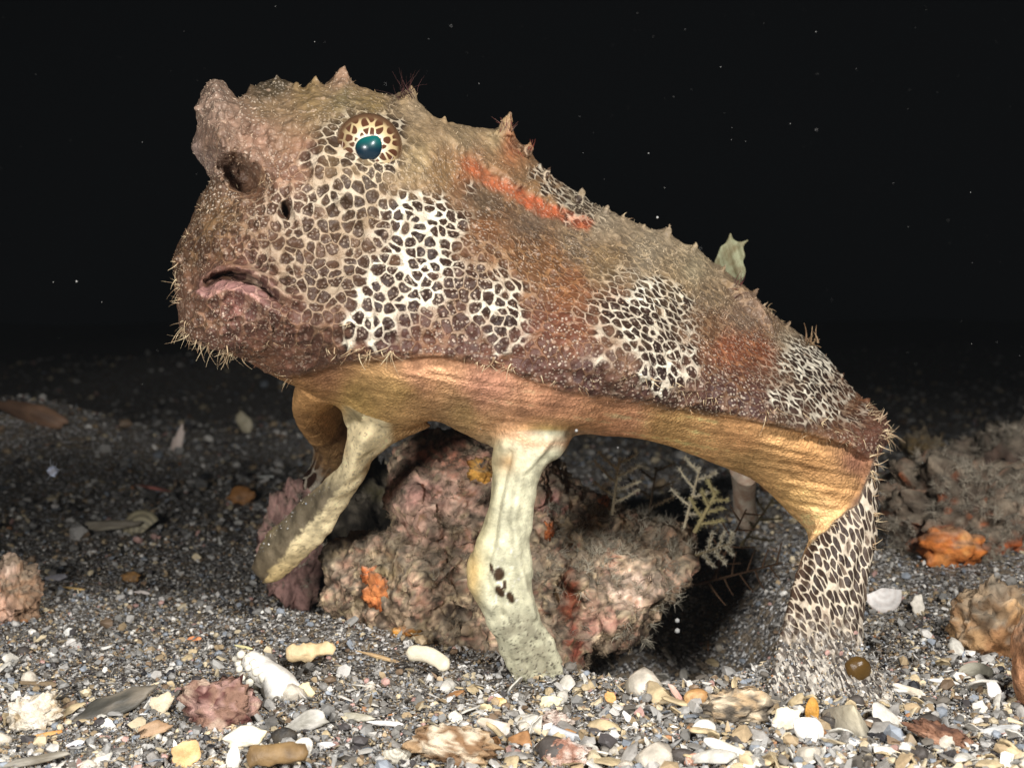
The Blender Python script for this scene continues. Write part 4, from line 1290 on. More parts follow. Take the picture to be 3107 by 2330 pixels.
# small rocks around it
rocks = [
    ('pink_rock', (630, 1112, .50), (.0115, .010, .0095), 11, [(156, 122, 114), (178, 144, 134), (112, 88, 78)], 'small mauve pink rock behind the lifted front foot', 500),
    ('dark_rock', (800, 1105, .53), (.026, .02, .024), 12, [(66, 60, 48), (84, 78, 54), (46, 42, 36)], 'dark olive rock in the shade beside the pink rock', 700),
    ('turf_rock', (2075, 1120, .56), (.031, .028, .026), 13, [(140, 124, 106), (176, 148, 126), (98, 86, 74)], 'shaggy grey rock with turf and orange sponge beyond the rear fin', 15000),
    ('turf_rock', (2180, 1060, .70), (.036, .03, .034), 14, [(86, 76, 66), (116, 92, 80), (58, 50, 44)], 'shaggy dark rock at the picture edge behind the orange sponge rock', 8000),
    ('ochre_rock', (2155, 1378, .412), (.017, .014, .018), 15, [(150, 112, 78), (128, 92, 60), (176, 140, 100), (96, 76, 56)], 'ochre encrusted rock half out of frame above the shell bank', 0),
    ('amber_rock', (2246, 1400, .345), (.0075, .009, .012), 16, [(156, 112, 80), (168, 124, 92)], 'smooth amber brown rock cut by the picture edge', 0),
    ('pale_crust_rock', (24, 1284, .46), (.0098, .010, .012), 17, [(190, 154, 132), (214, 180, 160), (150, 120, 96)], 'pink and cream crusted lump at the edge beside fine grit', 0),
    ('far_rock', (2000, 970, .85), (.014, .014, .012), 20, [(120, 100, 66), (96, 84, 64)], 'small dim tan lump on the gravel behind the rear fin', 0),
]
for (nm, (x, y, d), rad, sd, tc, lab, nt) in rocks:
    c = at(x, y, d)
    gz_ = float(G(c[0], c[1]))
    ro = bpy.data.objects.new(nm, None); scene.collection.objects.link(ro)
    ro['label'] = lab; ro['category'] = 'rock'
    c = np.array(c)
    rad = list(rad)
    if c[2] - rad[2] * 0.8 > gz_:
        c[2] = 0.5 * (c[2] + rad[2] + gz_ - 0.3 * rad[2]); rad[2] = c[2] - gz_ + 0.15 * rad[2] if c[2] - gz_ > rad[2] else rad[2]
    acc = [(2060, 1185, 75, 42, (206, 104, 44)), (2190, 1190, 30, 30, (196, 100, 48))] if sd == 13 else []
    me = lump_mesh('stone', c, rad, sd, {16: .12, 15: .2, 11: .3, 13: .36, 14: .4}.get(sd, .38), 2.6 if sd in (13, 14) else 1.7, 5, tc, acc, 0.01 if sd == 16 else 0.14)
    link('stone', me, crust_mat, ro)
    if sd == 13:
        sp = stuck(get_co(me), 2040, 1180)
        link('sponge', lump_mesh('sponge', sp - FW * .003, (.0125, .008, .0085), 33, 0.3, 1.9, 4, [(214, 126, 62), (226, 150, 84), (176, 92, 46)]), crust_mat, ro, label='bright orange sponge')
    if nt:
        turf(me, nt, 0.0012, 0.003 if nt < 1000 else 0.0042, 'algae_turf', ro, (132, 124, 112), (212, 200, 180), 0.00015 if nt < 1000 else 0.00018, seed=sd, up=0.0, curl=1.5)


# ------------------------------------------------------------------ feathery hydroids
def hydroid(base, tip, n, ln, label, c, c2, r=0.0006, fuzz=True, sway=0.0):
    """upright stem with paired side branches in one plane"""
    b, e = np.asarray(base), np.asarray(tip)
    ax = e - b; Ls = np.linalg.norm(ax); axn = ax / Ls
    side = np.cross(axn, FW); side /= np.linalg.norm(side)
    ro = bpy.data.objects.new('hydroid', None); scene.collection.objects.link(ro)
    ro.location = b
    ro['label'] = label; ro['category'] = 'hydroid'; ro['group'] = 'feathery hydroids by the rock'
    tt = np.linspace(0, 1, 9)
    stem = ax[None] * tt[:, None] + side * (sway * Ls * np.sin(tt * 3.0))[:, None]
    mat = attr_mat('hydroid', 0.7, 0.2, 500, 0.3, 0.0003, 0.15)

    def mk(nm, curve, r0, r1):
        V, Fq = tubes([curve], [np.linspace(r0, r1, len(curve))], 7)
        k = 1 + 0.35 * vnoise((V + b) * 1800, 9)
        me = raw_mesh(nm, V, Fq)
        add_color(me, 'tint', lin(c) * np.ones((len(V), 1)) * k[:, None])
        return link(nm, me, mat, ro)
    mk('stem', stem, r, r * 0.55)
    pts, nrm = [stem + b], []
    for k in range(n):
        f = 0.22 + 0.72 * k / max(n - 1, 1)
        s = 1 if k % 2 else -1
        p = ax * f + side * sway * Ls * math.sin(f * 3.0)
        L = ln * (1.0 - 0.35 * f) * random.uniform(0.8, 1.1)
        dr = side * s + axn * random.uniform(0.25, 0.6) + FW * random.uniform(-.25, .25)
        dr /= np.linalg.norm(dr)
        u = np.linspace(0, 1, 7)
        cv = p + dr * (u * L)[:, None] + axn * (0.16 * L * u ** 2)[:, None]
        mk('branch', cv, r * 0.7, r * 0.45)
        pts.append(cv + b)
    pa = np.concatenate([np.repeat(a, 18, 0) + (np.roll(np.repeat(a, 18, 0), -18, 0) - np.repeat(a, 18, 0)) * rng.random((len(a) * 18, 1)) * (np.arange(len(a) * 18) < (len(a) - 1) * 18)[:, None] for a in pts])
    if fuzz:
        d0 = rng.normal(size=(len(pa), 3)); d0 /= np.linalg.norm(d0, axis=1)[:, None]
        V, Q = ribbons(pa - b, d0, rng.uniform(0.0006, 0.0019, len(pa)), np.full(len(pa), 0.00016), 3, 0.3, 3)
        me = raw_mesh('polyps', V, [Q]); add_color(me, 'tint', np.tile(lin(c2), (len(V), 1)))
        link('polyps', me, mat, ro, kind='stuff')


TAN, PALE, BRN = (188, 176, 148), (216, 208, 186), (96, 74, 56)
hydroid(at(1322, 1112, .442), at(1338, 992, .44), 7, .0115, 'tan feathery hydroid standing up from the rock top beside the white front fin', TAN, PALE)
hydroid(at(1478, 1140, .446), at(1512, 1010, .45), 6, .010, 'tan feathery hydroid at the right end of the rock under the belly', TAN, PALE)
hydroid(at(1500, 1150, .440), at(1548, 1062, .438), 6, .008, 'thick pale stubby hydroid leaning off the right end of the rock', (158, 146, 106), (196, 186, 140), .0009)
hydroid(at(1500, 1200, .442), at(1582, 1172, .45), 6, .007, 'low pale hydroid sticking sideways from the rock', (140, 126, 98), PALE)
hydroid(at(1400, 1120, .47), at(1418, 1010, .475), 5, .012, 'dim brown hydroid in the shade between the two tan ones', (92, 76, 58), (110, 96, 74), .0005)
hydroid(at(1482, 1268, .46), at(1690, 1215, .49), 10, .012, 'dark brown hydroid lying low over the gravel toward the rear fin', BRN, (70, 54, 42), .0006, False)
hydroid(at(1540, 1250, .47), at(1612, 1100, .485), 7, .011, 'dark brown hydroid in front of the pale stub fin', BRN, (74, 58, 44), .0006, False)
hydroid(at(1600, 1180, .50), at(1668, 1080, .50), 5, .010, 'dim olive hydroid leaning toward the tan belly behind', (88, 78, 56), (104, 94, 68), .0006)


# ------------------------------------------------------------------ shells and rubble placed one by one
def chip_mesh(name, sd, tint, asp=1.0, curve=0.2, thick=0.08, jag=0.25, ribs=0, n=28, hook=0.0, tint2=None, knob=0.0):
    """a shell shard: irregular outline, dished, with a real rim"""
    r = np.random.default_rng(sd)
    a = np.linspace(0, 2 * math.pi, n, endpoint=False)
    out = 1 + jag * sum(r.normal() * np.cos(k * a + r.uniform(0, 6.28)) / k ** 0.8 for k in range(1, 6)) * 0.6
    out = np.clip(out, 0.45, 1.5)
    if jag >= 0.2:      # broken edges: straight runs between corners
        mcn = int(r.integers(5, 9))
        ca_ = np.sort((np.arange(mcn) + r.uniform(-.35, .35, mcn)) * 2 * math.pi / mcn)
        cr_ = r.uniform(0.72, 1.12, mcn)
        cx_, cy_ = np.cos(ca_) * cr_, np.sin(ca_) * cr_
        sp, _, _ = 0, 0, 0
        rs = np.linspace(0.3, 1.3, 160)
        gx_, gy_ = np.cos(a)[:, None] * rs, np.sin(a)[:, None] * rs
        sd_, _, _ = poly_sdf(np.stack([cx_, cy_], 1), gx_, gy_)
        out = rs[np.clip((sd_ > 0).sum(1) - 1, 0, 159)] * (1 + 0.05 * r.normal(size=n))
    ring = np.array([0.0, 0.3, 0.55, 0.78, 0.93, 1.0])
    top, bot = [], []
    for f in ring:
        x = np.cos(a) * out * f; y = np.sin(a) * out * f
        z = curve * (1 - f * f)
        if ribs:
            z = z + 0.035 * np.cos(ribs * (a if ribs > 0 else 0)) * f
        z = z + 0.04 * vnoise(np.stack([x * 2.5, y * 2.5, 0 * x + sd], -1), sd) + knob * vnoise(np.stack([x * 7, y * 7, 0 * x + sd], -1), sd + 1)
        edge = thick * (0.25 if f >= 1 else 1.0)
        xx = x + hook * (y * asp) ** 2
        top.append(np.stack([xx, y * asp, z + edge / 2], -1)); bot.append(np.stack([xx, y * asp, z - edge / 2], -1))
    V = np.concatenate(top + bot) * 0.5
    m = len(ring)
    rr = np.arange(m - 1)[:, None] * n; k = np.arange(n)[None]; k2 = (k + 1) % n
    q1 = np.stack([rr + k, rr + n + k, rr + n + k2, rr + k2], -1).reshape(-1, 4)
    q2 = q1[:, ::-1] + m * n
    e = (m - 1) * n
    kk = np.arange(n)
    q3 = np.stack([e + kk, e + m * n + kk, e + m * n + (kk + 1) % n, e + (kk + 1) % n], 1)
    me = raw_mesh(name, V, [q1, q2, q3])
    c = lin(tint) * np.ones((len(V), 1))
    if tint2 is not None:
        w = sstep(-0.3, 0.5, fbm(V * 3 + sd, 3, sd))[:, None]
        c = c * (1 - w) + lin(tint2) * w
    add_color(me, 'tint', c * (1 + 0.12 * fbm(V * 6 + sd, 3, sd + 2))[:, None])
    return me


def lump_unit(name, sd, tint, rad=(.5, .4, .4), amp=0.3, fine=0.1, fr=1.6, sub=3):
    me = lump_mesh(name, (0, 0, 0), rad, sd, amp, fr, sub, None, (), fine)
    V = get_co(me)
    c = lin(tint[0]) * np.ones((len(V), 1))
    for k, b in enumerate(tint[1:]):
        w = sstep(0.0, 0.35, fbm(V * 4.5 + sd + k * 5, 3, sd + k, 0.6))[:, None]
        c = c * (1 - w) + lin(b) * w
    add_color(me, 'tint', c)
    return me


def valve_mesh(name, sd, tint, tint2, ribs=22, depth=0.42, asp=0.85, relief=0.03):
    """bivalve: fan of ribs from a beak"""
    nu, nv = 57, 16
    u = np.linspace(-1, 1, nu); w = np.linspace(0.02, 1, nv)
    U, W = np.meshgrid(u, w)
    ang = U * 1.35
    R = W * (1 - 0.12 * U * U)
    x = np.sin(ang) * R * 0.55; y = (np.cos(ang) * R - 0.5) * asp
    z = depth * 0.5 * np.sin(np.clip(W, 0, 1) * 2.7) * (1 - 0.75 * U * U) + relief * np.cos(U * ribs * 1.57) * W
    t1 = np.stack([x, y, z], -1).reshape(-1, 3); t2 = np.stack([x * .97, y * .97, z - 0.05], -1).reshape(-1, 3)
    i = np.arange((nv - 1) * (nu - 1)); r0, c0 = i // (nu - 1), i % (nu - 1)
    q = np.stack([r0 * nu + c0, r0 * nu + c0 + 1, (r0 + 1) * nu + c0 + 1, (r0 + 1) * nu + c0], 1)
    o2 = nv * nu
    e = (nv - 1) * nu + np.arange(nu - 1)
    rim = np.stack([e, e + 1, e + 1 + o2, e + o2], 1)
    ei = np.arange(nv - 1) * nu
    s1 = np.stack([ei, ei + nu, ei + nu + o2, ei + o2], 1); s2 = np.stack([ei + nu - 1, ei + nu - 1 + o2, ei + 2 * nu - 1 + o2, ei + 2 * nu - 1], 1)
    V = np.concatenate([t1, t2])
    me = raw_mesh(name, V, [q, q[:, ::-1] + o2, rim, s1, s2])
    band = (0.5 + 0.5 * np.cos(W * 24 + sd)).reshape(-1, 1); band = np.concatenate([band, band])
    add_color(me, 'tint', lin(tint) * (1 - band * .6) + lin(tint2) * band * .6)
    return me


def cone_mesh(name, sd, tint, tint2, h=0.8):
    n, m = 40, 12
    a = np.linspace(0, 2 * math.pi, n, endpoint=False)
    V = []
    for k in range(m + 1):
        f = k / m
        r = 0.5 * (0.03 + 0.97 * (f ** 0.85)) * (1 + 0.05 * np.cos(5 * a + sd) + 0.02 * np.cos(23 * a) * f)
        V.append(np.stack([np.cos(a) * r + 0.06 * (1 - f), np.sin(a) * r, np.full(n, h * (0.5 - f)) + 0.02 * np.sin(3 * a) * f], -1))
    V = np.concatenate(V)
    rr = np.arange(m)[:, None] * n; k = np.arange(n)[None]; k2 = (k + 1) % n
    q = np.stack([rr + k, rr + n + k, rr + n + k2, rr + k2], -1).reshape(-1, 4)
    V = np.concatenate([V, [[0.06, 0, h * 0.52], [0, 0, -h * 0.3]]])
    kk = np.arange(n)
    tcap = np.stack([kk, (kk + 1) % n, np.full(n, len(V) - 2)], 1); bcap = np.stack([m * n + (kk + 1) % n, m * n + kk, np.full(n, len(V) - 1)], 1)
    me = raw_mesh(name, V, [q, tcap, bcap])
    w = np.clip(V[:, 2] / h + 0.5, 0, 1)[:, None] ** 2
    add_color(me, 'tint', lin(tint) * (1 - w) + lin(tint2) * w)
    return me


def rod_mesh(name, sd, tint, bend=0.2, r=0.12, taper=0.5, knob=0.0, tint2=None, ends=True):
    u = np.linspace(-0.5, 0.5, 17)
    c = np.stack([u, bend * (0.25 - 4 * 0.25 * u * u) * 1.0, 0.02 * np.sin(u * 9 + sd)], -1)
    rad = r * (1 - taper * (u + 0.5)) * np.sqrt(np.clip(1 - (np.abs(u) / 0.5) ** 8, 0.02, 1))
    V, Fq = tubes([c], [rad], 14)
    if knob:
        V = V + knob * np.stack([0 * V[:, 0], vnoise(V * 9 + sd, sd), vnoise(V * 9 + sd + 7, sd)], -1)
    me = raw_mesh(name, np.concatenate([V, c[:1], c[-1:]]), Fq + [np.array([[(k + 1) % 14, k, len(V)] for k in range(14)] + [[len(V) - 14 + k, len(V) - 14 + (k + 1) % 14, len(V) + 1] for k in range(14)])])
    w = (0.5 + 0.5 * fbm(get_co(me) * 5 + sd, 3, sd))[:, None]
    add_color(me, 'tint', lin(tint) * (1 - w) + lin(tint2 or tint) * w)
    return me


def place(name, me, mat, px, py, w, h, label, cat, roll=0.0, tilt=35, thick=None, group=None, sink=0.12, d=None):
    """stand a piece on the seabed so that its foot is at the height seen in the photograph"""
    if d is None:
        d, q = ground_at(px, min(py + h * (0.5 - sink), 2600))
    sw = w / FP * d
    tl = math.radians(tilt)
    sh = h / FP * d / max(math.cos(tl), 0.35)
    c = P(px, py, d)
    c = c + FW * 0.25 * sh * math.sin(tl)
    nrm = -FW * math.cos(tl) + np.array([0, 0, 1.0]) * math.sin(tl); nrm /= np.linalg.norm(nrm)
    e1 = RT; e2 = np.cross(nrm, e1)
    cr, sr = math.cos(roll), math.sin(roll)
    x_ = (e1 * cr + e2 * sr); y_ = (-e1 * sr + e2 * cr)
    th = thick if thick is not None else 0.7 * min(sw, sh)
    M = Matrix(((*[0.0] * 4,),) * 4)
    for i in range(3):
        M[i][0] = x_[i] * sw; M[i][1] = y_[i] * sh; M[i][2] = nrm[i] * th; M[i][3] = c[i]
    M[3][3] = 1
    o = link(name, me, mat)
    o.matrix_world = M
    o['label'] = label; o['category'] = cat
    if group:
        o['group'] = group
    return o


W_, CRM, TANc, GRY, AMB = (232, 228, 218), (222, 206, 168), (176, 146, 106), (150, 146, 140), (186, 122, 58)
S_, K_ = shell_mat, rubble_mat
place('coral_rubble', lump_unit('coral_rubble', 41, [(224, 212, 192), (190, 168, 136), (236, 228, 214)], (.5, .42, .45), .28, .22, 2.2, 4), K_, 101, 2166, 160, 130, 'porous cream coral rubble lump beside the long dark slab', 'rubble', 0.3, 10)
place('stone_slab', chip_mesh('stone_slab', 42, (112, 104, 92), .5, .1, .2, .2, tint2=(70, 68, 62)), S_, 345, 2140, 260, 120, 'long dark grey slab with a greenish edge lying on the gravel', 'stone', 0.38, 40)
place('shell_shard', chip_mesh('shell_shard', 43, (214, 198, 170), .9, .2, .08, .35), S_, 492, 2142, 100, 84, 'cream angular shard leaning on the end of the dark slab', 'shell', 0.25, 15)
place('shell_shard', chip_mesh('shell_shard', 44, (178, 148, 118), .7, .12, .1, .3, tint2=(150, 120, 90)), S_, 462, 2214, 122, 82, 'tan brown flat shard below the cream angular shard', 'shell', 0.2, 20)
place('shell_shard', chip_mesh('shell_shard', 45, W_, .9, .2, .1, .5), S_, 322, 2196, 58, 54, 'white three-cornered chip below the dark slab', 'shell', -0.4, 15)
place('shell_shard', chip_mesh('shell_shard', 46, (216, 212, 214), .6, .25, .1, .4), S_, 226, 2258, 68, 40, 'pale lilac white chip in the lower left gravel', 'shell', 0.3, 30)
place('shell_shard', chip_mesh('shell_shard', 47, (226, 190, 138), 1.1, .15, .07, .22, tint2=(208, 168, 116)), S_, 560, 2290, 96, 110, 'large golden cream shard standing upright at the bottom edge', 'shell', -0.45, 5)
place('crusted_stone', lump_unit('crusted_stone', 48, [(140, 108, 92), (196, 170, 150), (92, 56, 52), (176, 140, 130)], (.5, .45, .42), .3, .2, 1.9, 4), K_, 669, 2148, 215, 190, 'rough red brown and white crusted stone by the white coral branch', 'stone', 0, 10, sink=.2)
place('stone_slab', chip_mesh('stone_slab', 49, (150, 144, 132), .4, .2, .22, .2, tint2=(120, 112, 98)), S_, 105, 2308, 260, 80, 'big grey slab in the bottom left corner', 'stone', 0.15, 30)
place('shell_shard', chip_mesh('shell_shard', 50, AMB, .35, .12, .12, .25, tint2=(206, 160, 100)), S_, 137, 2230, 140, 44, 'orange brown flat shard under the porous coral lump', 'shell', 0.2, 35)
place('stone_slab', chip_mesh('stone_slab', 51, (130, 112, 88), .4, .2, .2, .2), S_, 119, 2076, 145, 46, 'brown rounded slab above the porous coral lump', 'stone', -0.05, 40)


def coral_branch():
    ro = bpy.data.objects.new('coral_branch', None); scene.collection.objects.link(ro)
    d, q = ground_at(830, 2120)
    ro.location = P(817, 2068, d)
    ro['label'] = 'white knobbly coral branch lying diagonally on the gravel'; ro['category'] = 'coral'
    a, b = P(745, 1995, d * .995 + .012) - np.array(ro.location), P(868, 2120, d) - np.array(ro.location)
    u = np.linspace(0, 1, 15)
    cur = a + (b - a) * u[:, None] + RT * (0.0018 * np.sin(u * 3.1))[:, None]
    V, Fq = tubes([cur], [(0.0030 + 0.0032 * u) * np.sqrt(np.clip(1 - (2 * u - 1) ** 10, .05, 1))], 20)
    V = V + (0.0009 * np.stack([vnoise(V * 300 + k, 5 + k) for k in (1, 2, 3)], -1))
    me = raw_mesh('trunk', V, Fq); add_color(me, 'tint', lin((236, 232, 224)) * np.ones((len(V), 1)))
    link('trunk', me, grain_mat, ro)
    base = lump_mesh('knob', (0, 0, 0), (.0011, .0011, .0011), 7, .2, 1.5, 2)
    add_color(base, 'tint', lin((230, 224, 208)) * np.ones((len(base.vertices), 1)))
    for k in range(16):
        f = (k % 8) / 8 * 0.75
        p = a + (b - a) * f + (-RT * 0.0042 - UP * 0.0012 if k < 8 else UP * 0.0016 - RT * 0.0006 - FW * 0.003) * (0.8 + 0.4 * f) + rng.normal(size=3) * 0.0006
        o = link('knob', base, S_, ro); o.location = p; s = random.uniform(.7, 1.3); o.scale = (s, s, s)


coral_branch()
place('shell_shard', chip_mesh('shell_shard', 53, CRM, .9, .25, .12, .3), S_, 924, 2098, 64, 66, 'cream wedge shell touching the lower end of the white coral branch', 'shell', 0.5, 15)
place('bone_fragment', rod_mesh('bone_fragment', 54, (226, 202, 160), .05, .17, .25, .06, (206, 176, 130)), S_, 940, 1980, 155, 160, 'cream bone-like fragment with a ragged end', 'shell', 0.12, 20)
place('shell_shard', chip_mesh('shell_shard', 55, (208, 178, 130), .22, .3, .2, .15, tint2=(190, 160, 120)), S_, 1155, 1996, 160, 50, 'long tan shard sloping down beside the bone-like fragment', 'shell', -0.28, 30)
place('worm_tube', rod_mesh('worm_tube', 56, (222, 212, 188), .5, .17, .1, .02), S_, 1295, 2010, 140, 140, 'short curved cream tube at the foot of the rock', 'worm tube', -0.35, 25)
place('shell_shard', chip_mesh('shell_shard', 57, (240, 232, 212), .75, .3, .3, .3, tint2=(222, 206, 170)), S_, 752, 2232, 165, 122, 'largest bright cream white shell lump near the bottom edge', 'shell', 0.25, 10)
place('shell_shard', chip_mesh('shell_shard', 58, W_, 1.3, .2, .3, .15), S_, 708, 2306, 44, 66, 'small white block under the largest bright shell lump', 'shell', 0.1, 10)
place('pebble', lump_unit('pebble', 59, [(50, 48, 46), (64, 58, 50)], (.5, .46, .4), .12, .02), S_, 862, 2240, 76, 68, 'round black pebble between the bright shell lump and curled grey shell', 'pebble', 0, 20)
place('shell_shard', chip_mesh('shell_shard', 60, (196, 192, 184), .55, .4, .14, .25, hook=.9, tint2=(150, 146, 136)), S_, 930, 2186, 150, 108, 'curled grey white shell with a hooked lip', 'shell', 0.3, 20)
place('shell_shard', chip_mesh('shell_shard', 61, (160, 154, 136), .45, .35, .16, .2, tint2=(190, 184, 168)), S_, 1081, 2178, 115, 56, 'oval mottled grey shell beside the white crescent', 'shell', -0.1, 30)
place('shell_shard', chip_mesh('shell_shard', 62, (238, 234, 230), .35, .4, .2, .2, hook=-.6), S_, 1172, 2196, 128, 50, 'white crescent shell lying on dark pebbles', 'shell', -0.05, 25)
place('shell_shard', chip_mesh('shell_shard', 63, (208, 206, 204), .6, .1, .12, .3), S_, 986, 2261, 62, 40, 'small squarish white chip near the bottom edge', 'shell', 0.05, 20)
place('clam_shell', valve_mesh('clam_shell', 64, W_, (200, 190, 176), 8, .5, .9, .005), S_, 922, 2266, 66, 62, 'small white clam shell tilted beside the squarish chip', 'shell', -0.7, 20)
place('worm_tube', rod_mesh('worm_tube', 65, (150, 122, 82), .05, .14, .2, .03, (110, 88, 60)), S_, 835, 2300, 190, 230, 'thick speckled brown tube piece along the bottom edge', 'worm tube', 0.05, 30)
place('pebble', lump_unit('pebble', 66, [(104, 120, 136), (90, 100, 112)], (.5, .35, .35), .1, .02), S_, 1117, 2281, 50, 34, 'blue grey pebble by the ribbed shell', 'pebble', 0, 30)
place('cockle_shell', valve_mesh('cockle_shell', 67, (206, 200, 184), (110, 104, 92), 18, .6, .8, .05), S_, 1204, 2296, 92, 62, 'small grey ribbed cockle shell at the bottom edge', 'shell', 3.1, 15)
place('crusted_stone', lump_unit('crusted_stone', 68, [(168, 138, 104), (206, 190, 166), (130, 100, 72)], (.5, .3, .35), .25, .2, 1.9, 4), K_, 1372, 2268, 270, 170, 'tan crusted stone slab on the bottom edge left of the curved tube', 'stone', -0.15, 30)
place('shell_shard', chip_mesh('shell_shard', 69, (238, 228, 190), .75, .35, .25, .3), S_, 1669, 2126, 80, 60, 'pale yellow angular lump in front of the near front foot', 'shell', 0.1, 10)
place('shell_shard', chip_mesh('shell_shard', 70, (214, 196, 156), .7, .35, .12, .35), S_, 1470, 2146, 66, 46, 'broken cream shell beside the orange lipped shell', 'shell', 0, 20)
place('shell_shard', chip_mesh('shell_shard', 71, (214, 162, 96), .8, .35, .14, .25, tint2=(226, 200, 150)), S_, 1515, 2131, 58, 48, 'orange lipped cream shell in front of the rock', 'shell', 0.2, 20)
place('shell_shard', chip_mesh('shell_shard', 72, (218, 208, 198), .6, .4, .2, .35, tint2=(196, 180, 160)), S_, 1500, 2208, 125, 90, 'large pale ragged shell lump left of the curved grey tube', 'shell', -0.3, 20)
wt_d, wt_q = ground_at(1800, 2262)
u = np.linspace(0, 1, 24)
wt = P(1670 + 262 * u, 2212 + 62 * u ** 0.75 + 10 * np.sin(u * 3), np.full(24, wt_d) + 0.004 * (1 - u))
Vw, Fw = tubes([wt], [0.0019 * (0.8 + 0.3 * u)], 14)
mw = raw_mesh('worm_tube', np.concatenate([Vw, wt[:1], wt[-1:]]), Fw + [np.array([[(k + 1) % 14, k, len(Vw)] for k in range(14)] + [[len(Vw) - 14 + k, len(Vw) - 14 + (k + 1) % 14, len(Vw) + 1] for k in range(14)])])
add_color(mw, 'tint', lin((186, 188, 192)) * np.ones((len(mw.vertices), 1)))
link('worm_tube', mw, S_, label='long curved blue grey worm tube in the foreground gravel', category='worm tube')
place('shell_shard', chip_mesh('shell_shard', 73, (150, 150, 148), .22, .4, .2, .1), S_, 1578, 2196, 98, 34, 'thin grey crescent shell above the long worm tube', 'shell', 0.0, 30)
place('coral_rubble', lump_unit('coral_rubble', 74, [(224, 208, 194), (206, 184, 172), (176, 150, 136)], (.5, .42, .4), .35, .2, 2.2, 4), K_, 1684, 2190, 84, 66, 'knobbly pinkish white rubble bit at the head of the worm tube', 'rubble', 0, 15)
place('shell_shard', chip_mesh('shell_shard', 75, (238, 236, 232), .5, .35, .4, .12), S_, 1864, 2236, 70, 36, 'smooth white oval bit just above the worm tube end', 'shell', -0.1, 20)
place('shell_shard', chip_mesh('shell_shard', 76, (242, 240, 236), .5, .3, .3, .2), S_, 1906, 2180, 56, 48, 'white finger-shaped chip sloping toward the worm tube', 'shell', -0.9, 15)
place('shell_shard', chip_mesh('shell_shard', 77, (222, 170, 106), .8, .15, .12, .5), S_, 1852, 2116, 50, 54, 'orange pointed shard on the lip of the dark hollow', 'shell', -0.9, 10)
place('shell_shard', chip_mesh('shell_shard', 78, (196, 150, 138), .4, .15, .2, .25, tint2=(216, 182, 166)), S_, 2066, 2126, 150, 60, 'long pink shard standing steeply on the gravel lip', 'shell', -0.95, 5)
place('crusted_stone', lump_unit('crusted_stone', 79, [(206, 176, 160), (226, 212, 200), (160, 118, 100)], (.5, .45, .4), .3, .22, 2, 4), K_, 1716, 2292, 120, 100, 'pink and white crusted stone under the long worm tube', 'stone', 0, 15)
place('shell_shard', chip_mesh('shell_shard', 80, (226, 222, 212), .45, .35, .12, .1, tint2=(206, 198, 182)), S_, 2217, 2282, 180, 92, 'large smooth white leaf-shaped shell at the bottom edge', 'shell', -0.42, 25)
place('shell_shard', chip_mesh('shell_shard', 81, (250, 246, 238), .9, .5, .3, .12), S_, 2456, 2216, 96, 92, 'brightest rounded white shell in the lower right', 'shell', -0.5, 10)
place('shell_shard', chip_mesh('shell_shard', 82, (236, 222, 196), .9, .3, .12, .35), S_, 2388, 2186, 108, 96, 'cream three-cornered shell leaning behind the brightest white shell', 'shell', 0.7, 10)
place('limpet_shell', cone_mesh('limpet_shell', 83, (140, 134, 122), (206, 196, 170), .9), S_, 2600, 2204, 132, 112, 'grey cone-shaped shell standing below the rear fin foot', 'shell', 0.1, 78, thick=.009)
place('shell_shard', chip_mesh('shell_shard', 84, (200, 146, 66), 1.3, .4, .3, .1), S_, 2466, 2158, 44, 66, 'amber yellow upright shell by the grey cone-shaped shell', 'shell', 0.0, 8)
place('crusted_stone', lump_unit('crusted_stone', 85, [(196, 168, 132), (150, 136, 116), (222, 204, 176), (96, 88, 78)], (.5, .4, .42), .28, .18, 1.8, 4), K_, 2232, 2150, 205, 140, 'tan crusted stone beside the rear fin foot', 'stone', 0, 10)
place('pebble', lump_unit('pebble', 86, [(176, 132, 84), (200, 164, 116)], (.5, .45, .42), .12, .02), S_, 2118, 2126, 86, 76, 'rounded amber brown pebble next to the pink shard', 'pebble', 0, 15)
place('pebble', lump_unit('pebble', 87, [(238, 234, 226), (226, 218, 206)], (.5, .45, .42), .1, .02), S_, 2138, 2212, 74, 64, 'round white pebble under the tan crusted stone', 'pebble', 0, 15)
place('shell_shard', chip_mesh('shell_shard', 88, (206, 150, 84), .25, .15, .3, .15, tint2=(180, 120, 66)), S_, 2470, 2284, 130, 40, 'orange tan rod-like shard beneath the brightest white shell', 'shell', -0.03, 25)
place('pebble', lump_unit('pebble', 89, [(60, 56, 54), (76, 70, 64)], (.5, .42, .4), .15, .04), S_, 2512, 2200, 66, 58, 'dark pebble wedged left of the grey cone-shaped shell', 'pebble', 0, 15)
place('cockle_shell', valve_mesh('cockle_shell', 90, (214, 170, 146), (170, 120, 100), 14, .5, .8, .06), S_, 2105, 2310, 76, 58, 'pink ribbed shell piece at the bottom edge', 'shell', 0.4, 15)
place('scallop_shell', valve_mesh('scallop_shell', 91, (224, 220, 216), (206, 196, 190), 6, .5, .85, .004), S_, 2685, 1822, 120, 90, 'large white bowl-shaped shell right of the rear fin', 'shell', 3.3, 10)
place('shell_shard', chip_mesh('shell_shard', 92, (236, 228, 214), 1.2, .35, .4, .35), S_, 2788, 1836, 50, 62, 'small white peg-shaped shell beside the white bowl shell', 'shell', 0, 10)
place('shell_shard', chip_mesh('shell_shard', 93, (150, 146, 130), .95, .25, .06, .03), S_, 2964, 2040, 108, 60, 'thin round grey shell half sunk edge-on', 'shell', 0, 15)
place('shell_shard', chip_mesh('shell_shard', 94, (232, 228, 222), .35, .4, .35, .15), S_, 2866, 2070, 96, 42, 'slim white shell by the thin round grey shell', 'shell', -0.15, 25)
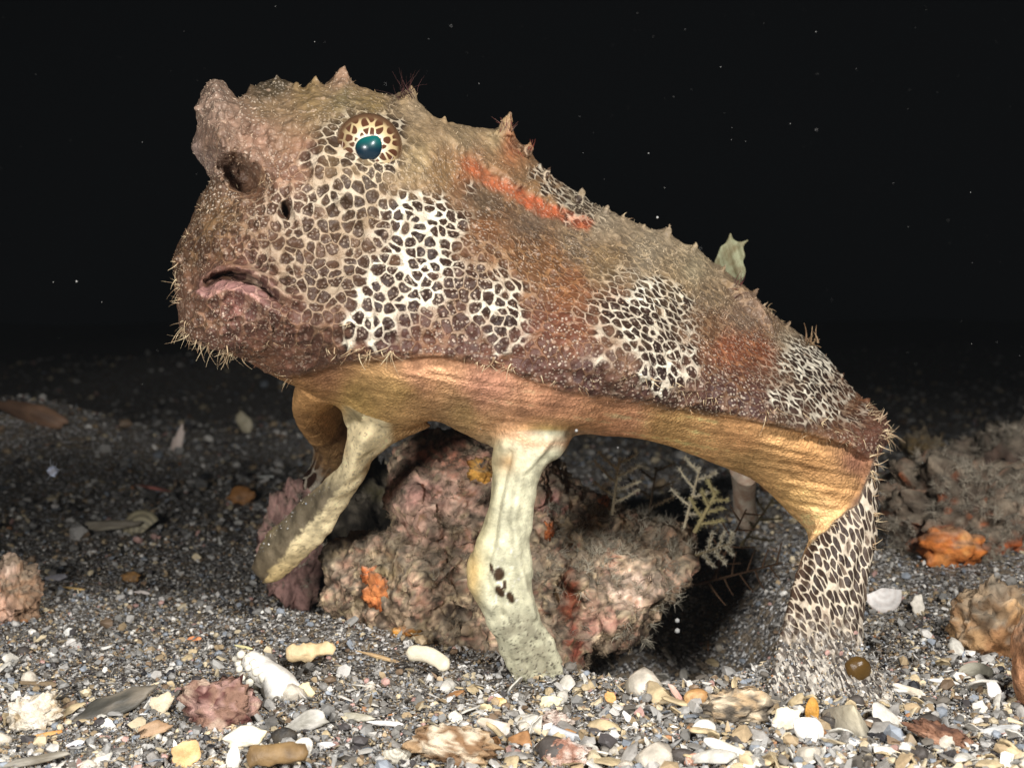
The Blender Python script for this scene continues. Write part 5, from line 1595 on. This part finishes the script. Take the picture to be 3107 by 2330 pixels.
place('shell_shard', chip_mesh('shell_shard', 95, (230, 222, 208), .5, .4, .35, .2, tint2=(206, 192, 170)), S_, 2760, 2096, 128, 64, 'plump white double-lobed shell right of the rear fin foot', 'shell', -0.3, 20)
place('shell_shard', chip_mesh('shell_shard', 96, (240, 234, 228), 1.1, .3, .3, .35), S_, 3018, 2098, 56, 64, 'bright white knob shell near the edge below the round grey shell', 'shell', 0.3, 15)
place('shell_shard', chip_mesh('shell_shard', 97, (220, 216, 206), 1, .35, .3, .25), S_, 2974, 2150, 62, 60, 'pale rounded shell below the bright white knob shell', 'shell', 0.3, 15)
place('shell_shard', chip_mesh('shell_shard', 98, (196, 196, 194), .4, .2, .12, .2, tint2=(166, 166, 164)), S_, 3046, 2216, 170, 72, 'broad flat grey shell cut by the edge of the picture', 'shell', 0.15, 35)
place('crusted_stone', lump_unit('crusted_stone', 99, [(128, 92, 72), (170, 130, 106), (84, 60, 50)], (.5, .32, .36), .35, .25, 2.2, 4), K_, 2864, 2240, 180, 100, 'red brown crumbly stone in the lower right gravel', 'stone', -0.4, 25)
# farther pieces on the dim gravel
place('shell_shard', chip_mesh('shell_shard', 101, (136, 106, 84), .6, .4, .1, .3, tint2=(104, 80, 64)), S_, 96, 1250, 260, 120, 'big dim tan shell arching on the far mound', 'shell', -0.3, 10)
place('shell_shard', chip_mesh('shell_shard', 102, (156, 148, 132), .4, .35, .14, .3, tint2=(120, 112, 98)), S_, 330, 1592, 200, 96, 'grey worn shell half buried beside the banded clam', 'shell', 0.1, 30)
place('clam_shell', valve_mesh('clam_shell', 103, (176, 166, 136), (58, 52, 46), 5, .5, .8, .01), S_, 418, 1585, 120, 84, 'banded clam shell behind the grey worn shell', 'shell', 0.5, 25)
place('shell_shard', chip_mesh('shell_shard', 104, (186, 120, 108), .25, .3, .2, .2, tint2=(120, 80, 68)), S_, 466, 1482, 140, 42, 'dull pink sliver on the dim gravel', 'shell', -0.2, 35)
place('pebble', lump_unit('pebble', 105, [(160, 112, 64), (130, 96, 62)], (.5, .4, .4), .3, .1), S_, 732, 1504, 84, 66, 'ochre pebble on the dim gravel left of the pink rock', 'pebble', 0, 20)
place('shell_shard', chip_mesh('shell_shard', 106, (176, 166, 140), 1.1, .15, .06, .4), S_, 737, 1284, 64, 78, 'pale leaf-like shard standing on the far gravel', 'shell', 0.6, 5)
place('shell_shard', chip_mesh('shell_shard', 107, (196, 180, 170), 2.0, .2, .2, .2), S_, 536, 1350, 44, 70, 'pale upright sliver on the far gravel', 'shell', -0.3, 5)
place('shell_shard', chip_mesh('shell_shard', 108, (216, 218, 212), .3, .45, .2, .3), S_, 813, 1446, 92, 26, 'white bow-shaped sliver near the far side fin', 'shell', 0.02, 30)
place('shell_shard', chip_mesh('shell_shard', 109, (206, 196, 190), .45, .35, .2, .2), S_, 430, 1798, 66, 28, 'pale oval chip on the shaded gravel left of the lifted foot', 'shell', -0.1, 35)
place('shell_shard', chip_mesh('shell_shard', 110, (198, 196, 204), .6, .3, .12, .2), S_, 168, 1752, 70, 42, 'lilac grey chip near the pink and cream crusted lump', 'shell', 0.1, 30)
place('shell_shard', chip_mesh('shell_shard', 111, (200, 168, 112), .35, .3, .14, .25), S_, 222, 1786, 78, 30, 'tan pointed chip near the lilac grey chip', 'shell', -0.15, 30)
place('pebble', lump_unit('pebble', 112, [(150, 112, 66), (120, 92, 60)], (.5, .35, .36), .25, .1), S_, 395, 1750, 58, 36, 'ochre pebble in the shaded gravel', 'pebble', 0, 30)
place('shell_shard', chip_mesh('shell_shard', 113, (226, 150, 102), .6, .3, .12, .3), S_, 588, 1938, 46, 26, 'orange chip on the grit above the white coral branch', 'shell', 0.1, 30)
place('shell_shard', chip_mesh('shell_shard', 114, (224, 214, 160), .3, .3, .25, .1), S_, 740, 1964, 58, 28, 'pale yellow stick-like chip above the white coral branch', 'shell', -0.2, 30)
place('shell_shard', chip_mesh('shell_shard', 115, (236, 234, 228), .8, .3, .1, .45), S_, 208, 1918, 40, 34, 'bright white chip standing in the fine grit', 'shell', 0.7, 15)
# snail riding on the rear fin foot
ps, ns = surf(1853, 1438, .40)
sn = lump_unit('snail', 120, [(96, 74, 34), (70, 48, 28), (128, 92, 50)], (.5, .42, .5), .08, .02, 1.4, 4)
so = link('snail', sn, simple_mat('snail_shell', (104, 80, 38), (58, 38, 22), 260.0, 0.25, 0.1))
so.location = ps + np.array([0, -0.0008, 0]); so.scale = (.0076, .0064, .0072)
so['label'] = 'small round glossy brown snail on the foot of the rear fin'; so['category'] = 'snail'

# ------------------------------------------------------------------ countable chips among the grit
KINDS = [
    ('shell_chip', 'white shell chip up to a centimetre wide among the grit', 'white chips in the grit', (224, 219, 208), 92),
    ('shell_chip', 'cream tan shell chip up to a centimetre wide among the grit', 'cream chips in the grit', (206, 186, 148), 96),
    ('shell_chip', 'grey shell chip up to a centimetre wide among the grit', 'grey chips in the grit', (156, 152, 146), 68),
    ('shell_chip', 'orange brown shell chip up to a centimetre wide among the grit', 'orange chips in the grit', (176, 130, 88), 16),
    ('grit_pebble', 'dark rounded pebble up to a centimetre wide among the grit', 'dark pebbles in the grit', (84, 78, 74), 10),
    ('grit_pebble', 'pale rounded pebble up to a centimetre wide among the grit', 'pale pebbles in the grit', (216, 206, 190), 18),
]
LAND = [(o, np.array(o.matrix_world.translation if o.type == 'MESH' else o.location)) for o in scene.objects if o.parent is None and o.get('category') in ('shell', 'stone', 'pebble', 'rubble', 'worm tube', 'coral')]
CHIPS = []
for ki, (nm, lab, grp, tc, n) in enumerate(KINDS):
    protos = []
    for k in range(5):
        if nm == 'shell_chip':
            protos.append(chip_mesh(nm, 400 + ki * 10 + k, tc, random.uniform(.35, .9), random.uniform(.05, .3), random.uniform(.06, .16), .4, n=20, tint2=tuple(int(q * .86) for q in tc)))
        else:
            protos.append(lump_unit(nm, 400 + ki * 10 + k, [tc, tuple(int(q * .85) for q in tc)], (.5, random.uniform(.35, .48), .36), .22, .04, 1.6, 2))
    for k in range(n):
        px, py = (random.uniform(-30, 3140) if random.random() < .55 else random.uniform(1300, 3140)), 2345 - 380 * random.random() ** 1.5
        if 900 < px < 2000:
            py = max(py, 2095)
        if 2250 < px < 2700:
            py = max(py, 2150)
        d_, q_ = ground_at(px, py)
        R = rand_rot(1, 0.6)[0]
        s = min(random.lognormvariate(math.log(0.0062), 0.33), 0.0125) * (1.12 if px > 1400 else 0.85)
        o = link(nm, protos[k % 5], shell_mat)
        M = Matrix.Identity(4)
        for i in range(3):
            for j in range(3):
                M[i][j] = R[i][j] * s
            M[i][3] = q_[i]
        M[2][3] += 0.18 * s
        o.matrix_world = M
        o['label'] = lab; o['category'] = 'chip' if nm == 'shell_chip' else 'pebble'; o['group'] = grp
        CHIPS.append((o, ki, s, np.array(q_)))

# say which chip is which: by colour and by the larger piece it lies next to
import re
SHORT = ['white chip', 'cream chip', 'grey chip', 'orange brown chip', 'dark little pebble', 'pale little pebble']
tab = {}
for (o, ki, s, q_) in CHIPS:
    best = min(LAND, key=lambda l: np.linalg.norm((l[1] - q_) * np.array([1, 1, 0.3])))
    dv_ = q_ - best[1]
    if abs(dv_[0]) > abs(dv_[1]):
        side_ = 'left of' if dv_[0] < 0 else 'right of'
    else:
        side_ = 'behind' if dv_[1] > 0 else 'in front of'
    nm_ = re.split(r' (?:beside|below|lying|leaning|under|by|above|touching|sloping|at the|near|between|in the|on the|on dark|standing|along|along|tilted|just|left of|right of|wedged|next to|beneath|half|with|cut|behind|in front|toward|arching)\b', best[0]['label'])[0]
    tab.setdefault((ki, side_, nm_), []).append((s, o))
for (ki, side_, nm_), lst in tab.items():
    lst.sort(key=lambda a: -a[0])
    ORD = ['largest ', 'second largest ', 'third largest ', 'fourth largest ', 'fifth largest ', 'sixth largest ', 'seventh largest ', 'eighth largest ']
    sizes_ = [''] if len(lst) == 1 else (['larger ', 'smaller '] if len(lst) == 2 else (ORD * 9)[:len(lst)])
    for (s, o), z_ in zip(lst, sizes_):
        lb_ = f'{z_}{SHORT[ki]} in the grit {side_} the {nm_}'
        o['label'] = lb_ if len(lb_.split()) <= 16 else ' '.join(lb_.replace(' in the grit', '').split()[:16])

# ------------------------------------------------------------------ drifting specks
n = 700
d = rng.uniform(0.22, 1.3, n) ** 1.0
pos = P(rng.uniform(-300, 3400, n), rng.uniform(-200, 2000, n), d)
keep = pos[:, 2] > G(pos[:, 0], pos[:, 1]) + 0.003
pos = pos[keep]; d = d[keep]
V0, F0 = ico(1)
sz = np.exp(rng.normal(math.log(0.00008), 0.45, len(pos))) * (0.5 + d)
extra = np.array([PD(1463, 1340, .40), PD(1463, 1362, .40), PD(1245, 930, .33), PD(1420, 470, .34)])
pos = np.concatenate([pos, extra]); sz = np.concatenate([sz, [.0009, .0010, .0005, .0004]])
V = (V0[None] * sz[:, None, None] + pos[:, None]).reshape(-1, 3)
F = (F0[None] + (np.arange(len(pos)) * len(V0))[:, None, None]).reshape(-1, 3)
link('marine_snow', raw_mesh('marine_snow', V, [F]), simple_mat('speck', (150, 150, 148)), kind='stuff', label='tiny pale specks drifting in the dark water', category='specks')
# a tiny larva drifting over the dim gravel
lc = P(160, 1430, .52)
lv = bpy.data.objects.new('larva', None); scene.collection.objects.link(lv); lv.location = lc
lv['label'] = 'tiny blue white larva with thin spines drifting over the dim gravel'; lv['category'] = 'larva'
link('body', lump_mesh('body', (0, 0, 0), (.0022, .0016, .0022), 5, .3, 2, 3), simple_mat('larva_body', (196, 208, 232), (150, 150, 160)), lv)
V, Q = ribbons(np.zeros((7, 3)), np.array([[.8, 0, .4], [.9, .1, .1], [-.3, 0, .9], [.2, -.2, .9], [-.7, .2, .5], [-.5, .1, -.8], [.4, 0, .9]]), rng.uniform(.003, .006, 7), np.full(7, .00018), 4, .2, 3)
link('spine', raw_mesh('spine', V, [Q]), simple_mat('larva_spine', (200, 206, 214)), lv, kind='stuff')

# ------------------------------------------------------------------ the water itself, faintly lit by the strobes
bm = bmesh.new(); bmesh.ops.create_cube(bm, size=1.0)
hz = bpy.data.meshes.new('haze'); bm.to_mesh(hz); bm.free()
ho = link('haze', hz, None, kind='stuff', label='faint grey veil of the night water', category='haze')
ho.location = (0, 0, -0.27); ho.scale = (34, 34, 1.66)
hm = bpy.data.materials.new('haze'); hm.use_nodes = True
nt_ = hm.node_tree; nt_.nodes.clear()
out_ = nt_.nodes.new('ShaderNodeOutputMaterial'); vol_ = nt_.nodes.new('ShaderNodeVolumePrincipled')
vol_.inputs['Color'].default_value = (0.80, 0.87, 0.95, 1); vol_.inputs['Density'].default_value = 0.009
nt_.links.new(vol_.outputs[0], out_.inputs['Volume']); hz.materials.append(hm)
